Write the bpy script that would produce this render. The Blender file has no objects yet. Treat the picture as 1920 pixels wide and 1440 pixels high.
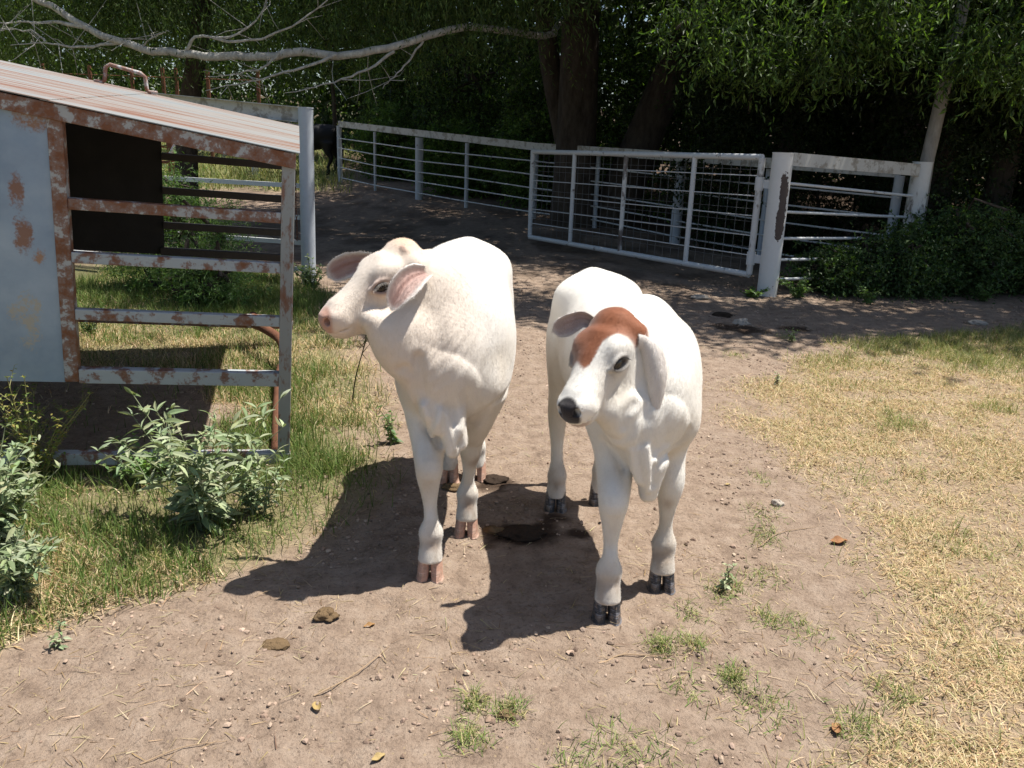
import bpy, math, random, time, os
import numpy as np
from mathutils import Vector, Matrix
T0 = time.time()
scene = bpy.context.scene
C = scene.collection
ONLY = os.environ.get('ONLY', '')

# ------------------------------------------------------------------ camera
F_PX, PITCH, ROLL, EYE = 1560.0, math.radians(16.1), math.radians(2.1), 1.5
cam_data = bpy.data.cameras.new('camera')
cam = bpy.data.objects.new('camera', cam_data); C.objects.link(cam)
cam_data.sensor_fit = 'HORIZONTAL'; cam_data.sensor_width = 36.0
cam_data.lens = 36.0 * F_PX / 1920.0
cam_data.clip_start = 0.05; cam_data.clip_end = 900.0
_f = Vector((0, math.cos(PITCH), -math.sin(PITCH))); _r = Vector((1, 0, 0)); _u = _r.cross(_f)
_r2 = math.cos(ROLL) * _r + math.sin(ROLL) * _u; _u2 = -math.sin(ROLL) * _r + math.cos(ROLL) * _u
M = Matrix((_r2, _u2, -_f)).transposed().to_4x4(); M.translation = Vector((0, 0, EYE))
cam.matrix_world = M
scene.camera = cam

# ------------------------------------------------------------------ world, sun, exposure
SUN = Vector((0.35, 0.10, 1.0)).normalized()
world = bpy.data.worlds.new('World'); scene.world = world; world.use_nodes = True
wn = world.node_tree; bg = wn.nodes['Background']
sky = wn.nodes.new('ShaderNodeTexSky'); sky.sky_type = 'NISHITA'; sky.sun_disc = False
sky.sun_elevation = math.asin(SUN.z); sky.sun_rotation = math.atan2(SUN.x, SUN.y)
sky.air_density = 1.0; sky.dust_density = 1.2
wn.links.new(sky.outputs[0], bg.inputs[0]); bg.inputs[1].default_value = 0.075
sl = bpy.data.lights.new('sun', 'SUN'); sl.energy = 5.0; sl.angle = math.radians(0.5); sl.color = (1.0, 0.955, 0.88)
so = bpy.data.objects.new('sun', sl); C.objects.link(so)
so.rotation_euler = SUN.to_track_quat('Z', 'Y').to_euler(); so.location = (5, 2, 20)
scene.view_settings.view_transform = 'Standard'; scene.view_settings.look = 'None'
scene.view_settings.exposure = 0.74; scene.view_settings.gamma = 1.0
scene.render.engine = 'CYCLES'
scene.cycles.max_bounces = 5; scene.cycles.diffuse_bounces = 3; scene.cycles.glossy_bounces = 2
scene.cycles.transmission_bounces = 3; scene.cycles.transparent_max_bounces = 4

# ------------------------------------------------------------------ helpers
def props(o, label=None, cat=None, group=None, kind=None):
    if label: o['label'] = label
    if cat: o['category'] = cat
    if group: o['group'] = group
    if kind: o['kind'] = kind
    return o
def empty(name, loc, label=None, cat=None, group=None):
    o = bpy.data.objects.new(name, None); C.objects.link(o); o.location = loc; o.empty_display_size = 0.1
    return props(o, label, cat, group)
def mk(name, V, F, mat, parent=None, col=None, smooth=True, origin=None):
    """V Nx3, F list of faces or an int array (n,k); col Nx3 point colours. Coordinates are world ones."""
    V = np.asarray(V, dtype=np.float32)
    if parent is not None: org = np.array(parent.matrix_world.translation if parent.parent is None else parent['_w'])
    else: org = np.zeros(3)
    if parent is not None and parent.parent is None: org = np.array(parent.location) if parent.type == 'EMPTY' or '_w' not in parent else np.array(parent['_w'])
    o0 = np.array(origin) if origin is not None else (org if parent is not None else np.array([0, 0, 0.]))
    me = bpy.data.meshes.new(name)
    V = V - o0.astype(np.float32)
    if isinstance(F, np.ndarray):
        n, k = F.shape
        me.vertices.add(len(V)); me.vertices.foreach_set('co', V.ravel())
        me.loops.add(n * k); me.loops.foreach_set('vertex_index', F.astype(np.int32).ravel())
        me.polygons.add(n); me.polygons.foreach_set('loop_start', np.arange(0, n * k, k, dtype=np.int32))
        me.polygons.foreach_set('loop_total', np.full(n, k, dtype=np.int32))
        me.polygons.foreach_set('use_smooth', np.full(n, smooth, dtype=bool))
        me.update(calc_edges=True)
    else:
        me.from_pydata(V.tolist(), [], [list(map(int, f)) for f in F]); me.update()
        me.polygons.foreach_set('use_smooth', np.full(len(me.polygons), smooth, dtype=bool))
    if col is not None:
        a = me.color_attributes.new('Col', 'FLOAT_COLOR', 'POINT')
        cc = np.ones((len(V), 4), dtype=np.float32); cc[:, :3] = col
        a.data.foreach_set('color', cc.ravel())
    if mat is not None: me.materials.append(mat)
    o = bpy.data.objects.new(name, me); C.objects.link(o)
    if parent is not None: o.parent = parent; o.location = (o0 - org).tolist()
    else: o.location = o0.tolist()
    o['_w'] = [float(x) for x in o0]
    return o
class MB:
    """collects shapes into one mesh"""
    def __init__(s): s.V = []; s.F = []; s.n = 0
    def add(s, V, F):
        V = np.asarray(V, float); s.V.append(V); s.F += [[i + s.n for i in f] for f in F]; s.n += len(V); return s
    def box(s, a, b, ax=(1, 0, 0), ay=(0, 1, 0), az=(0, 0, 1), o=(0, 0, 0)):
        """box from a to b in the frame o,ax,ay,az"""
        ax, ay, az, o = map(lambda q: np.array(q, float), (ax, ay, az, o))
        V = [o + ax * (a, b)[i][0] + ay * (a, b)[j][1] + az * (a, b)[k][2] for i in (0, 1) for j in (0, 1) for k in (0, 1)]
        return s.add(V, [(0, 1, 3, 2), (4, 6, 7, 5), (0, 4, 5, 1), (2, 3, 7, 6), (0, 2, 6, 4), (1, 5, 7, 3)])
    def tube(s, pts, r, n=10, cap=True):
        P = [np.array(p, float) for p in pts]; R = r if hasattr(r, '__len__') else [r] * len(P)
        up = None; V = []; F = []
        for i, p in enumerate(P):
            t = P[min(i + 1, len(P) - 1)] - P[max(i - 1, 0)]; t /= (np.linalg.norm(t) + 1e-9)
            if up is None:
                up = np.array([0, 0, 1.]) if abs(t[2]) < .9 else np.array([1., 0, 0])
            sd = np.cross(t, up); sd /= (np.linalg.norm(sd) + 1e-9); up = np.cross(sd, t)
            for k in range(n):
                a = 2 * math.pi * k / n; V.append(p + R[i] * (math.cos(a) * sd + math.sin(a) * up))
        for i in range(len(P) - 1):
            for k in range(n):
                F.append((i * n + k, i * n + (k + 1) % n, (i + 1) * n + (k + 1) % n, (i + 1) * n + k))
        if cap: F.append(tuple(range(n))[::-1]); F.append(tuple((len(P) - 1) * n + k for k in range(n)))
        return s.add(V, F)
    def obj(s, name, mat, parent=None, smooth=False, **k):
        o = mk(name, np.concatenate(s.V), s.F, mat, parent, smooth=smooth, **k)
        if smooth:
            try: o.data.set_sharp_from_angle(angle=math.radians(40))
            except Exception: pass
        return o

# ---- node material helpers
class NT:
    def __init__(s, name):
        s.m = bpy.data.materials.new(name); s.m.use_nodes = True; s.t = s.m.node_tree
        s.b = s.t.nodes['Principled BSDF']; s.tc = s.t.nodes.new('ShaderNodeTexCoord')
    def n(s, typ, **k):
        o = s.t.nodes.new(typ)
        for a, v in k.items():
            if a.startswith('i_'): s.inp(o, a[2:], v)
            else: setattr(o, a, v)
        return o
    def inp(s, o, key, v):
        key = int(key) if key.isdigit() else key.replace('_', ' ')
        if hasattr(v, 'is_output'): s.t.links.new(v, o.inputs[key])
        else: o.inputs[key].default_value = v
    def noise(s, scale, detail=4, rough=.55, vec=None, dist=0):
        o = s.n('ShaderNodeTexNoise'); o.inputs['Scale'].default_value = scale; o.inputs['Detail'].default_value = detail
        o.inputs['Roughness'].default_value = rough; o.inputs['Distortion'].default_value = dist
        s.t.links.new(vec or s.tc.outputs['Object'], o.inputs['Vector']); return o.outputs['Fac']
    def mapv(s, scale, vec=None):
        o = s.n('ShaderNodeMapping'); o.inputs['Scale'].default_value = scale
        s.t.links.new(vec or s.tc.outputs['Object'], o.inputs['Vector']); return o.outputs[0]
    def ramp(s, fac, stops):
        o = s.n('ShaderNodeValToRGB'); s.t.links.new(fac, o.inputs[0]); e = o.color_ramp.elements
        while len(e) < len(stops): e.new(.5)
        for q, (p, c) in zip(e, stops): q.position = p; q.color = (*c, 1) if len(c) == 3 else c
        return o.outputs[0]
    def mix(s, fac, a, b, mode='MIX'):
        o = s.n('ShaderNodeMix'); o.data_type = 'RGBA'; o.blend_type = mode
        for k, v in ((0, fac), (6, a), (7, b)):
            if hasattr(v, 'is_output'): s.t.links.new(v, o.inputs[k])
            else: o.inputs[k].default_value = v if k == 0 else ((*v, 1) if len(v) == 3 else v)
        return o.outputs[2]
    def math(s, op, a, b=0.0):
        o = s.n('ShaderNodeMath'); o.operation = op
        for k, v in ((0, a), (1, b)):
            if hasattr(v, 'is_output'): s.t.links.new(v, o.inputs[k])
            else: o.inputs[k].default_value = v
        return o.outputs[0]
    def col(s, c): s.t.links.new(c, s.b.inputs['Base Color']) if hasattr(c, 'is_output') else setattr(s.b.inputs['Base Color'], 'default_value', (*c, 1)); return s
    def rough(s, v): s.inp(s.b, 'Roughness', v); return s
    def set(s, key, v): s.inp(s.b, key, v); return s
    def bump(s, h, strength=.4, dist=.01):
        o = s.n('ShaderNodeBump'); o.inputs['Strength'].default_value = strength; o.inputs['Distance'].default_value = dist
        s.t.links.new(h, o.inputs['Height']); s.t.links.new(o.outputs[0], s.b.inputs['Normal']); return s
    def attr(s):
        o = s.n('ShaderNodeAttribute'); o.attribute_name = 'Col'; return o.outputs['Color']

# ------------------------------------------------------------------ implicit-surface modeller
def catmull(P, m):
    P = np.asarray(P, float); n = len(P)
    if n == 2: t = np.linspace(0, 1, m)[:, None]; return P[0] * (1 - t) + P[1] * t
    Q = np.vstack([2 * P[0] - P[1], P, 2 * P[-1] - P[-2]])
    u = np.linspace(0, n - 1, m); i = np.minimum(u.astype(int), n - 2); t = (u - i)[:, None]
    a, b, c, d = Q[i], Q[i + 1], Q[i + 2], Q[i + 3]
    return .5 * ((2 * b) + (c - a) * t + (2 * a - 5 * b + 4 * c - d) * t**2 + (3 * b - a - 3 * c + d) * t**3)
class Sweep:
    """tube of elliptic section: rows = (x,y,z, half width, half height up, half height down)"""
    def __init__(s, rows, side, k=.03, cap=None, m=None, ex=2.0, sub=False):
        rows = [tuple(r) + ((r[4],) if len(r) == 5 else ()) for r in rows]
        m = m or (len(rows) - 1) * 4 + 1
        R = catmull(rows, m); s.P = R[:, :3]; s.a = np.maximum(R[:, 3], .002); s.bu = np.maximum(R[:, 4], .002); s.bd = np.maximum(R[:, 5], .002)
        s.k = k; s.sub = sub; s.ex = ex; s.cap = cap
        side = np.array(side, float)
        if side.ndim == 1: side = np.tile(side, (2, 1))
        s.S = catmull(side, m) if len(side) > 1 else side
        T = np.gradient(s.P, axis=0); T /= np.linalg.norm(T, axis=1)[:, None]
        s.S = s.S - (s.S * T).sum(1)[:, None] * T; s.S /= np.linalg.norm(s.S, axis=1)[:, None]
        s.T = T; s.N = np.cross(s.S, T)   # N: 'up'
        r = max(s.a.max(), s.bu.max(), s.bd.max()) + .03 + k
        s.lo = s.P.min(0) - r; s.hi = s.P.max(0) + r
    def __call__(s, p):
        best = np.full(len(p), 1e9); C0 = np.zeros_like(p); fi = np.zeros(len(p))
        for i in range(len(s.P) - 1):
            A, B = s.P[i], s.P[i + 1]; d = B - A
            t = np.clip(((p - A) @ d) / (d @ d), 0, 1); q = A + t[:, None] * d
            dd = ((p - q)**2).sum(1); mk_ = dd < best
            best[mk_] = dd[mk_]; C0[mk_] = q[mk_]; fi[mk_] = i + t[mk_]
        i = np.minimum(fi.astype(int), len(s.P) - 2); t = fi - i
        L = lambda X: X[i] * (1 - t) + X[i + 1] * t if X.ndim == 1 else X[i] * (1 - t)[:, None] + X[i + 1] * t[:, None]
        S, N, T, a, bu, bd = L(s.S), L(s.N), L(s.T), L(s.a), L(s.bu), L(s.bd)
        v = p - C0; x = (v * S).sum(1); n = (v * N).sum(1); ax = (v * T).sum(1); inn = (fi > 1e-6) & (fi < len(s.P) - 1 - 1e-6)
        vp = np.sqrt(x * x + n * n) + 1e-9; vl = np.sqrt((v * v).sum(1)); sc_ = np.where(inn, np.minimum(vl / vp, 3.), 1.); x = x * sc_; n = n * sc_; ax = np.where(inn, 0, ax)
        b = np.where(n > 0, bu, bd); c = np.minimum(a, b) if not s.cap else (np.where(fi < len(s.P) / 2, s.cap[0], s.cap[1]) if isinstance(s.cap, tuple) else s.cap)
        if s.ex != 2.0:
            e = s.ex; r = (np.abs(x / a)**e + np.abs(n / b)**e)**(1 / e); r = np.sqrt(r * r + (ax / c)**2)
        else: r = np.sqrt((x / a)**2 + (n / b)**2 + (ax / c)**2)
        g = np.sqrt((x / a**2)**2 + (n / b**2)**2 + (ax / (c * c))**2) + 1e-9
        return np.where(r < .3, (r - 1) * np.minimum(a, b), r * (r - 1) / g)
class Ell:
    def __init__(s, c, r, R=None, k=.03, sub=False):
        s.c = np.array(c, float); s.r = np.array(r, float); s.R = np.eye(3) if R is None else np.array(R, float)  # rows = axes
        s.k = k; s.sub = sub; m = s.r.max() + .03 + k; s.lo = s.c - m; s.hi = s.c + m
    def __call__(s, p):
        q = (p - s.c) @ s.R.T; k0 = np.sqrt(((q / s.r)**2).sum(1)); k1 = np.sqrt(((q / s.r**2)**2).sum(1)) + 1e-9
        return np.where(k0 < .3, (k0 - 1) * s.r.min(), k0 * (k0 - 1) / k1)
def field(prims, p, post=None):
    d = np.full(len(p), .5)
    for q in prims:
        m = np.all((p > q.lo) & (p < q.hi), axis=1)
        if not m.any(): continue
        idx = np.nonzero(m)[0]; e = q(p[idx]); c = d[idx]; k = q.k
        if q.sub:
            e = -e; h = np.maximum(k - np.abs(c - e), 0) / k; d[idx] = np.maximum(c, e) + h * h * k * .25
        else:
            h = np.maximum(k - np.abs(c - e), 0) / k; d[idx] = np.minimum(c, e) - h * h * k * .25
    if post is not None: d = post(p, d)
    return d
def surface(prims, h=.006, post=None):
    """sparse surface nets + projection onto the surface"""
    lo = np.min([q.lo for q in prims], 0) - .02; hi = np.max([q.hi for q in prims], 0) + .02
    B = 6; H = h * B; nb = np.ceil((hi - lo) / H).astype(int)
    g = np.stack(np.meshgrid(*[np.arange(n) for n in nb], indexing='ij'), -1).reshape(-1, 3)
    cen = lo + (g + .5) * H
    dc = field(prims, cen, None); near = np.abs(dc) < H * 1.25
    N = nb * B
    Vf = np.repeat(np.repeat(np.repeat(dc.reshape(nb), B, 0), B, 1), B, 2).astype(np.float32)
    loc = np.stack(np.meshgrid(*[np.arange(B)] * 3, indexing='ij'), -1).reshape(-1, 3)
    G = g[near]
    for c0 in range(0, len(G), 4000):
        idx = (G[c0:c0 + 4000, None, :] * B + loc[None]).reshape(-1, 3)
        Vf[idx[:, 0], idx[:, 1], idx[:, 2]] = field(prims, lo + (idx + .5) * h, post)
    s = Vf < 0
    cnt = np.zeros(N - 1, dtype=np.int8); acc = np.zeros((*(N - 1), 3), dtype=np.float32) if False else None
    for i in (0, 1):
        for j in (0, 1):
            for k in (0, 1):
                cnt += s[i:N[0] - 1 + i, j:N[1] - 1 + j, k:N[2] - 1 + k]
    act = (cnt > 0) & (cnt < 8); ci = np.argwhere(act)
    vid = -np.ones(N - 1, dtype=np.int32); vid[act] = np.arange(len(ci))
    pos = np.zeros((len(ci), 3)); w = np.zeros(len(ci))
    cor = [(i, j, k) for i in (0, 1) for j in (0, 1) for k in (0, 1)]
    for a in cor:
        for ax in range(3):
            if a[ax]: continue
            b = list(a); b[ax] = 1
            pa = ci + a; pb = ci + b
            va = Vf[pa[:, 0], pa[:, 1], pa[:, 2]]; vb = Vf[pb[:, 0], pb[:, 1], pb[:, 2]]
            m = (va < 0) != (vb < 0); t = np.where(m, va / (va - vb + 1e-12), 0)[:, None]
            pos += np.where(m[:, None], pa * (1 - t) + pb * t, 0); w += m
    V = lo + (pos / w[:, None] + .5) * h
    F = []
    for ax in range(3):
        o = [slice(1, -1)] * 3; o2 = list(o); o2[ax] = slice(0, -1); o[ax] = slice(0, -1)
        sa = s[tuple(slice(1, -1) if q != ax else slice(0, -1) for q in range(3))]
        sb = s[tuple(slice(1, -1) if q != ax else slice(1, None) for q in range(3))]
        e = np.argwhere(sa != sb)
        sgn = sa[e[:, 0], e[:, 1], e[:, 2]]
        base = e + np.array([1 if q != ax else 0 for q in range(3)])
        u, v = [q for q in range(3) if q != ax]
        U = np.zeros(3, int); U[u] = 1; W = np.zeros(3, int); W[v] = 1
        quad = [base - U - W, base - W, base, base - U]
        Q = np.stack([vid[q[:, 0], q[:, 1], q[:, 2]] for q in quad], 1)
        flip = sgn if ax != 1 else ~sgn
        Q[~flip] = Q[~flip][:, ::-1]
        F.append(Q)
    F = np.concatenate(F); F = F[(F >= 0).all(1)]
    e = h * .5
    for it in range(1):
        d = field(prims, V, post)
        gr = np.stack([field(prims, V + np.eye(3)[i] * e, post) - field(prims, V - np.eye(3)[i] * e, post) for i in range(3)], 1) / (2 * e)
        gn = (gr**2).sum(1) + 1e-6
        st = -d[:, None] * gr / np.maximum(gn, .15)[:, None]
        ln = np.linalg.norm(st, axis=1)[:, None]; st *= np.minimum(1, h * .8 / (ln + 1e-9)); V = V + st
    # light relaxation keeps the net even
    for it in range(1):
        A = np.zeros_like(V); c = np.zeros(len(V))
        for i in range(4):
            np.add.at(A, F[:, i], V[F[:, (i + 1) % 4]] + V[F[:, (i + 3) % 4]]); np.add.at(c, F[:, i], 2)
        V = V * .5 + .5 * A / np.maximum(c, 1)[:, None]
    return V, F
def unit(v): v = np.array(v, float); return v / np.linalg.norm(v)
def sstep(a, b, x): t = np.clip((x - a) / (b - a), 0, 1); return t * t * (3 - 2 * t)
def vnoise(p, seed=0):
    """smooth value noise on points, 0..1"""
    p = np.asarray(p, float); i = np.floor(p).astype(np.int64); f = p - i; f = f * f * (3 - 2 * f); r = 0
    for dx in (0, 1):
        for dy in (0, 1):
            for dz in (0, 1):
                hsh = (i[:, 0] + dx) * 374761393 + (i[:, 1] + dy) * 668265263 + (i[:, 2] + dz) * 2147483647 + seed * 974711
                hsh = (hsh ^ (hsh >> 13)) * 1274126177 & 0x7fffffff; hsh = (hsh ^ (hsh >> 16)) & 0xffff
                w = (f[:, 0] if dx else 1 - f[:, 0]) * (f[:, 1] if dy else 1 - f[:, 1]) * (f[:, 2] if dz else 1 - f[:, 2])
                r = r + w * hsh / 65535.
    return r
def fbm(p, seed=0, o=4):
    r = 0; a = .5; t = 0
    for k in range(o): r = r + a * vnoise(p * 2**k, seed + k); t += a; a *= .5
    return r / t
# ------------------------------------------------------------------ coat and animal materials
def coat_mat(name, rough=.62, sheen=.25):
    t = NT(name); a = t.attr()
    v = t.mapv((1, 1, 1)); n1 = t.noise(9, 5, .6); n2 = t.noise(160, 3, .6)
    c = t.mix(t.math('MULTIPLY', n1, .12), a, (.55, .47, .37), 'MULTIPLY')
    c = t.mix(t.math('MULTIPLY', t.noise(230, 4, .75, t.mapv((1, 1, .3))), .22), c, (.55, .5, .45), 'MULTIPLY')
    t.col(c).rough(rough).set('Sheen_Weight', sheen).set('Sheen_Roughness', .5)
    t.set('Subsurface_Weight', .0).set('Specular_IOR_Level', .25)
    h = t.math('ADD', t.noise(330, 3, .7, t.mapv((1, 1, .35))), t.math('MULTIPLY', t.noise(45, 4, .6), .8))
    t.bump(h, .35, .004); return t.m
def plain(name, c, rough=.6, spec=.3, bump=0, bs=60, var=.2):
    t = NT(name); n = t.noise(bs * .3, 4); d = tuple(q * (1 - var) for q in c)
    t.col(t.mix(n, c, d)).rough(rough).set('Specular_IOR_Level', spec)
    if bump: t.bump(t.noise(bs, 5), bump, .01)
    return t.m
M_EYE = NT('eye_dark').col((.012, .008, .006)).rough(.08).set('Specular_IOR_Level', .6).m
def hoof_mat(name, c, stripe):
    t = NT(name); a = t.noise(1, 4, .7, t.mapv((9, 9, 75))); b = t.noise(28, 4)
    f = t.ramp(t.math('MULTIPLY', a, t.math('ADD', b, .5)), [(.50, (0, 0, 0)), (.66, (.8, .8, .8))])
    c2 = t.mix(f, c, stripe); c2 = t.mix(t.math('MULTIPLY', t.math('GREATER_THAN', t.noise(40, 5, .7), .55), .45), c2, (.26, .19, .14)); t.col(c2).rough(.5)
    t.bump(t.math('ADD', a, t.noise(90, 4)), .4, .003); return t.m
M_HOOF1 = hoof_mat('hoof_pink_horn', (.50, .29, .21), (.66, .47, .37))
M_HOOF2 = hoof_mat('hoof_black_horn', (.03, .03, .035), (.30, .30, .33))
M_LASH1 = plain('lash_pale', (.75, .68, .6)); M_LASH2 = plain('lash_dark', (.03, .025, .02))

def ear_shell(path, wdir, ndir, W, cup, col_in, col_out, col_rim, rnd=0, th=.006, nu=30, nv=15, skew=0.0, twist=None):
    """a leaf shaped cupped ear; ndir is the way the hollow faces"""
    P = catmull(path, nu); T = np.gradient(P, axis=0); T /= np.linalg.norm(T, axis=1)[:, None]
    t = np.linspace(0, 1, nu)
    w = W * (np.interp(t, [0, .08, .25, .45, .65, .82, .93, 1.0], [.45, .55, .82, 1.0, .97, .72, .42, .06] if not rnd else [.45, .5, .65, .85, 1.0, .93, .70, .10]))
    cupv = cup * np.interp(t, [0, .15, .5, .8, 1], [1.5, 1.3, 1.0, .7, .3])
    wd = catmull(wdir, nu) if np.ndim(wdir) > 1 else np.tile(np.array(wdir, float), (nu, 1))
    wd = wd - (wd * T).sum(1)[:, None] * T; wd /= np.linalg.norm(wd, axis=1)[:, None]
    N = np.cross(T, wd); sg = np.sign((N * np.array(ndir)).sum()); N = N * sg
    v = np.linspace(-1, 1, nv)
    L = []
    for lay in (0, 1):
        vv = v[None, :, None]; tt = t[:, None]
        arc = (vv**2) * cupv[:, None, None] * W
        ridge = -.0035 * np.exp(-((vv - .25) / .12)**2) * np.sin(np.pi * tt)[..., None] - .003 * np.exp(-((vv + .15) / .1)**2) * np.sin(np.pi * tt)[..., None]
        X = P[:, None] + wd[:, None] * (vv + skew * np.sin(np.pi * tt)[..., None]) * w[:, None, None] + N[:, None] * (arc * (w / W)[:, None, None] - (0 if lay == 0 else 1) * th * (1 - .75 * np.abs(vv)**3) + (ridge * -1 if lay == 0 else 0))
        L.append(X.reshape(-1, 3))
    V = np.concatenate(L); n = nu * nv; F = []
    for i in range(nu - 1):
        for j in range(nv - 1):
            a = i * nv + j; q = (a, a + 1, a + nv + 1, a + nv); F.append(q); F.append(tuple(n + k for k in q[::-1]))
        for j in (0, nv - 1):
            a = i * nv + j; q = (a, a + nv, n + a + nv, n + a); F.append(q if j == 0 else q[::-1])
    for i in (0, nu - 1):
        for j in range(nv - 1):
            a = i * nv + j; q = (a, n + a, n + a + 1, a + 1); F.append(q if i == 0 else q[::-1])
    tt = np.repeat(t, nv); av = np.abs(np.tile(v, nu)); vs = np.tile(v, nu)
    pk = (1 - sstep(.6, .95, av)) * (1 - sstep(.86, 1, tt)) * (.9 + .1 * np.sin(vs * 7 + 1))
    col = np.array(col_rim)[None] * (1 - pk[:, None]) + np.array(col_in)[None] * pk[:, None]
    ou = np.tile(np.array(col_out), (n, 1))
    return V, np.array(F), np.concatenate([col, ou])

def hoof(name, mat, parent, x, y, zt, ang=0., sc=1., lift=0.):
    """cloven hoof: two claws in one mesh, toes towards -y turned by ang"""
    V = []; F = []; ns, nr = 9, 18
    ca, sa = math.cos(ang), math.sin(ang)
    for sd in (-1, 1):
        base = len(V)
        for i in range(ns):
            u = i / (ns - 1); z = u * zt
            for k in range(nr):
                a = 2 * math.pi * k / nr
                cx = sd * (.0265 - .0065 * u); rx = .0215 - .001 * u; fy = .046 - .016 * u; by = .027 - .0 * u
                px = cx + rx * math.copysign(abs(math.cos(a))**.8, math.cos(a))
                yy = math.sin(a); py = (-fy if yy < 0 else by) * abs(yy)**.85 * (1 - .18 * max(0, -yy) * (sd * math.cos(a) < 0))
                # toe narrows, inner wall flat
                if yy < 0: px -= sd * .006 * (-yy)**2 * (1 - u)
                px *= 1 + .06 * (u < .1); V.append(((px * ca - (py + .012 * u) * sa) * sc + x, (px * sa + (py + .012 * u) * ca) * sc + y, z + lift))
        for i in range(ns - 1):
            for k in range(nr):
                a = base + i * nr + k; b = base + i * nr + (k + 1) % nr; F.append((a, b, b + nr, a + nr))
        F.append([base + k for k in range(nr)][::-1]); F.append([base + (ns - 1) * nr + k for k in range(nr)])
    o = mk(name, V, F, mat, parent, origin=(x, y, 0)); o.data.set_sharp_from_angle(angle=math.radians(50)); return o

# ------------------------------------------------------------------ calves
def build_calf(q):
    base = np.array(q['base'], float); fw = unit((*q['fw'], 0)); lf = np.array([-fw[1], fw[0], 0])    # lf: towards picture right = animal's left
    L, Z, W = q['L'], q['Z'], q['W']
    B = lambda f, s, z: (base[0] + fw[0] * f * L + lf[0] * s * W, base[1] + fw[1] * f * L + lf[1] * s * W, z * Z)
    S = -lf; pr = []; k = .05
    tor = [(-.20, .86, .05, .07, .09), (-.14, .865, .115, .14, .2), (-.04, .865, .17, .205, .28), (.12, .83, .185, .235, .30), (.3, .80, .20, .235, .315),
           (.5, .785, .205, .235, .325), (.68, .785, .195, .245, .325), (.85, .79, .175, .245, .31), (1.0, .75, .14, .17, .26), (1.1, .70, .095, .10, .18)]
    tor = q.get('torso', tor)
    pr.append(Sweep([B(f, q.get('bend', lambda f: 0)(f), z) + (a * W, bu * Z, bd * Z) for f, z, a, bu, bd in tor], S, k=k, cap=.06, m=120))
    H = Ell
    for s in (-1, 1):
        pr.append(H(B(.86, s * .125, .76), (.072 * W, .13 * L, .19 * Z), k=.09))           # shoulder
        pr.append(H(B(1.0, s * .115, .665), (.062, .068, .08), k=.06))                       # point of shoulder
        pr.append(H(B(.0, s * .115, .72), (.075 * W, .16 * L, .2 * Z), k=.09))             # thigh
        pr.append(H(B(.08, s * .115, .96), (.05, .07, .045), k=.10))                        # hip bone
    pr.append(Sweep([B(-.08, 0, 1.02) + (.035, .03), B(-.17, 0, 1.0) + (.03, .028), B(-.235, 0, .88) + (.022, .022), B(-.24, 0, .6) + (.017, .017), B(-.235, 0, .42) + (.014, .014)], S, k=.05))
    pr.append(H(B(-.235, 0, .37), (.028, .028, .075), k=.02))                                 # tail switch
    if q.get('hump'):
        hf, hs, hz, hr = q['hump']; pr.append(H(B(hf, hs, hz), hr, k=.07))
    # legs
    for i, (hx, hy, s) in enumerate(q['front']):
        u = np.array(B(.88, s * .118, 0)); e = np.array(B(.90, s * .112, 0)); h = np.array([hx, hy, 0]); kn = h * .82 + e * .18 + np.array([0, -.008, 0])
        rows = []
        for z, m, a, b, b2 in [(.74, u, .06, .09, .09), (.64, e, .074, .098, .09), (.55, e * .75 + kn * .25, .061, .078, .074), (.48, e * .4 + kn * .6, .051, .060, .057), (.415, kn, .049, .050, .050),
                                (.37, kn, .043, .041, .048), (.32, kn * .75 + h * .25 + [0, .004, 0], .032, .034, .033), (.26, kn * .4 + h * .6 + [0, .010, 0], .0230, .029, .024), (.215, h + [0, .012, 0], .0258, .034, .027),
                                (.17, h + [0, .013, 0], .0425, .046, .040), (.13, h + [0, .008, 0], .038, .039, .036), (.095, h + [0, .0, 0], .0405, .039, .040), (.068, h + [0, -.005, 0], .043, .041, .043)]:
            rows.append((m[0], m[1], z * q.get('LZ', 1.), a, b, b2))
        pr.append(Sweep(rows, (1, 0, 0), k=.05, cap=(.06, .012)))
        for sd in (-1, 1): pr.append(H((hx + sd * .018, hy + .054, .125), (.012, .012, .016), k=.012))   # dew claws
    for i, (hx, hy, s) in enumerate(q['hind']):
        h = np.array([hx, hy, 0]); T = lambda f: np.array(B(f, s * .115, 0)); bk = -fw * .02
        hk = h - fw * .035; rows = []
        for z, m, a, b, b2 in [(.74, T(.08), .08, .13, .12), (.63, T(.05) * .85 + hk * .15, .070, .10, .095), (.54, T(.0) * .45 + hk * .55, .054, .070, .066), (.465, hk - fw * .02, .041, .056, .044), (.41, hk - fw * .025, .0385, .050, .042),
                                (.36, hk - fw * .012, .035, .040, .037), (.28, hk, .0255, .031, .029), (.215, h * .5 + hk * .5, .0255, .032, .028), (.16, h, .0395, .043, .039), (.125, h, .037, .038, .036), (.09, h, .040, .039, .040), (.068, h, .042, .040, .042)]:
            rows.append((m[0], m[1], z, a, b, b2))
        pr.append(Sweep(rows, (1, 0, 0), k=.05, cap=(.06, .012)))
        for sd in (-1, 1): pr.append(H((hx + sd * .018, hy + .054, .125), (.012, .012, .016), k=.012))
    # neck
    nk = q['neck']; pr.append(Sweep([r[:6] for r in nk['rows']], nk['side'], k=.12, cap=.06, m=29))
    for sw in q.get('extra', []): pr.append(sw)
    LATE = [Sweep([p + (.008, .008) for p in l], (-1, .2, 0), k=.020, m=9) for l in q['folds']] + [Sweep([p + (.0035, .0035) for p in l], (-1, .2, 0), k=.030, m=9, sub=True) for l in q['creases']]
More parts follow.
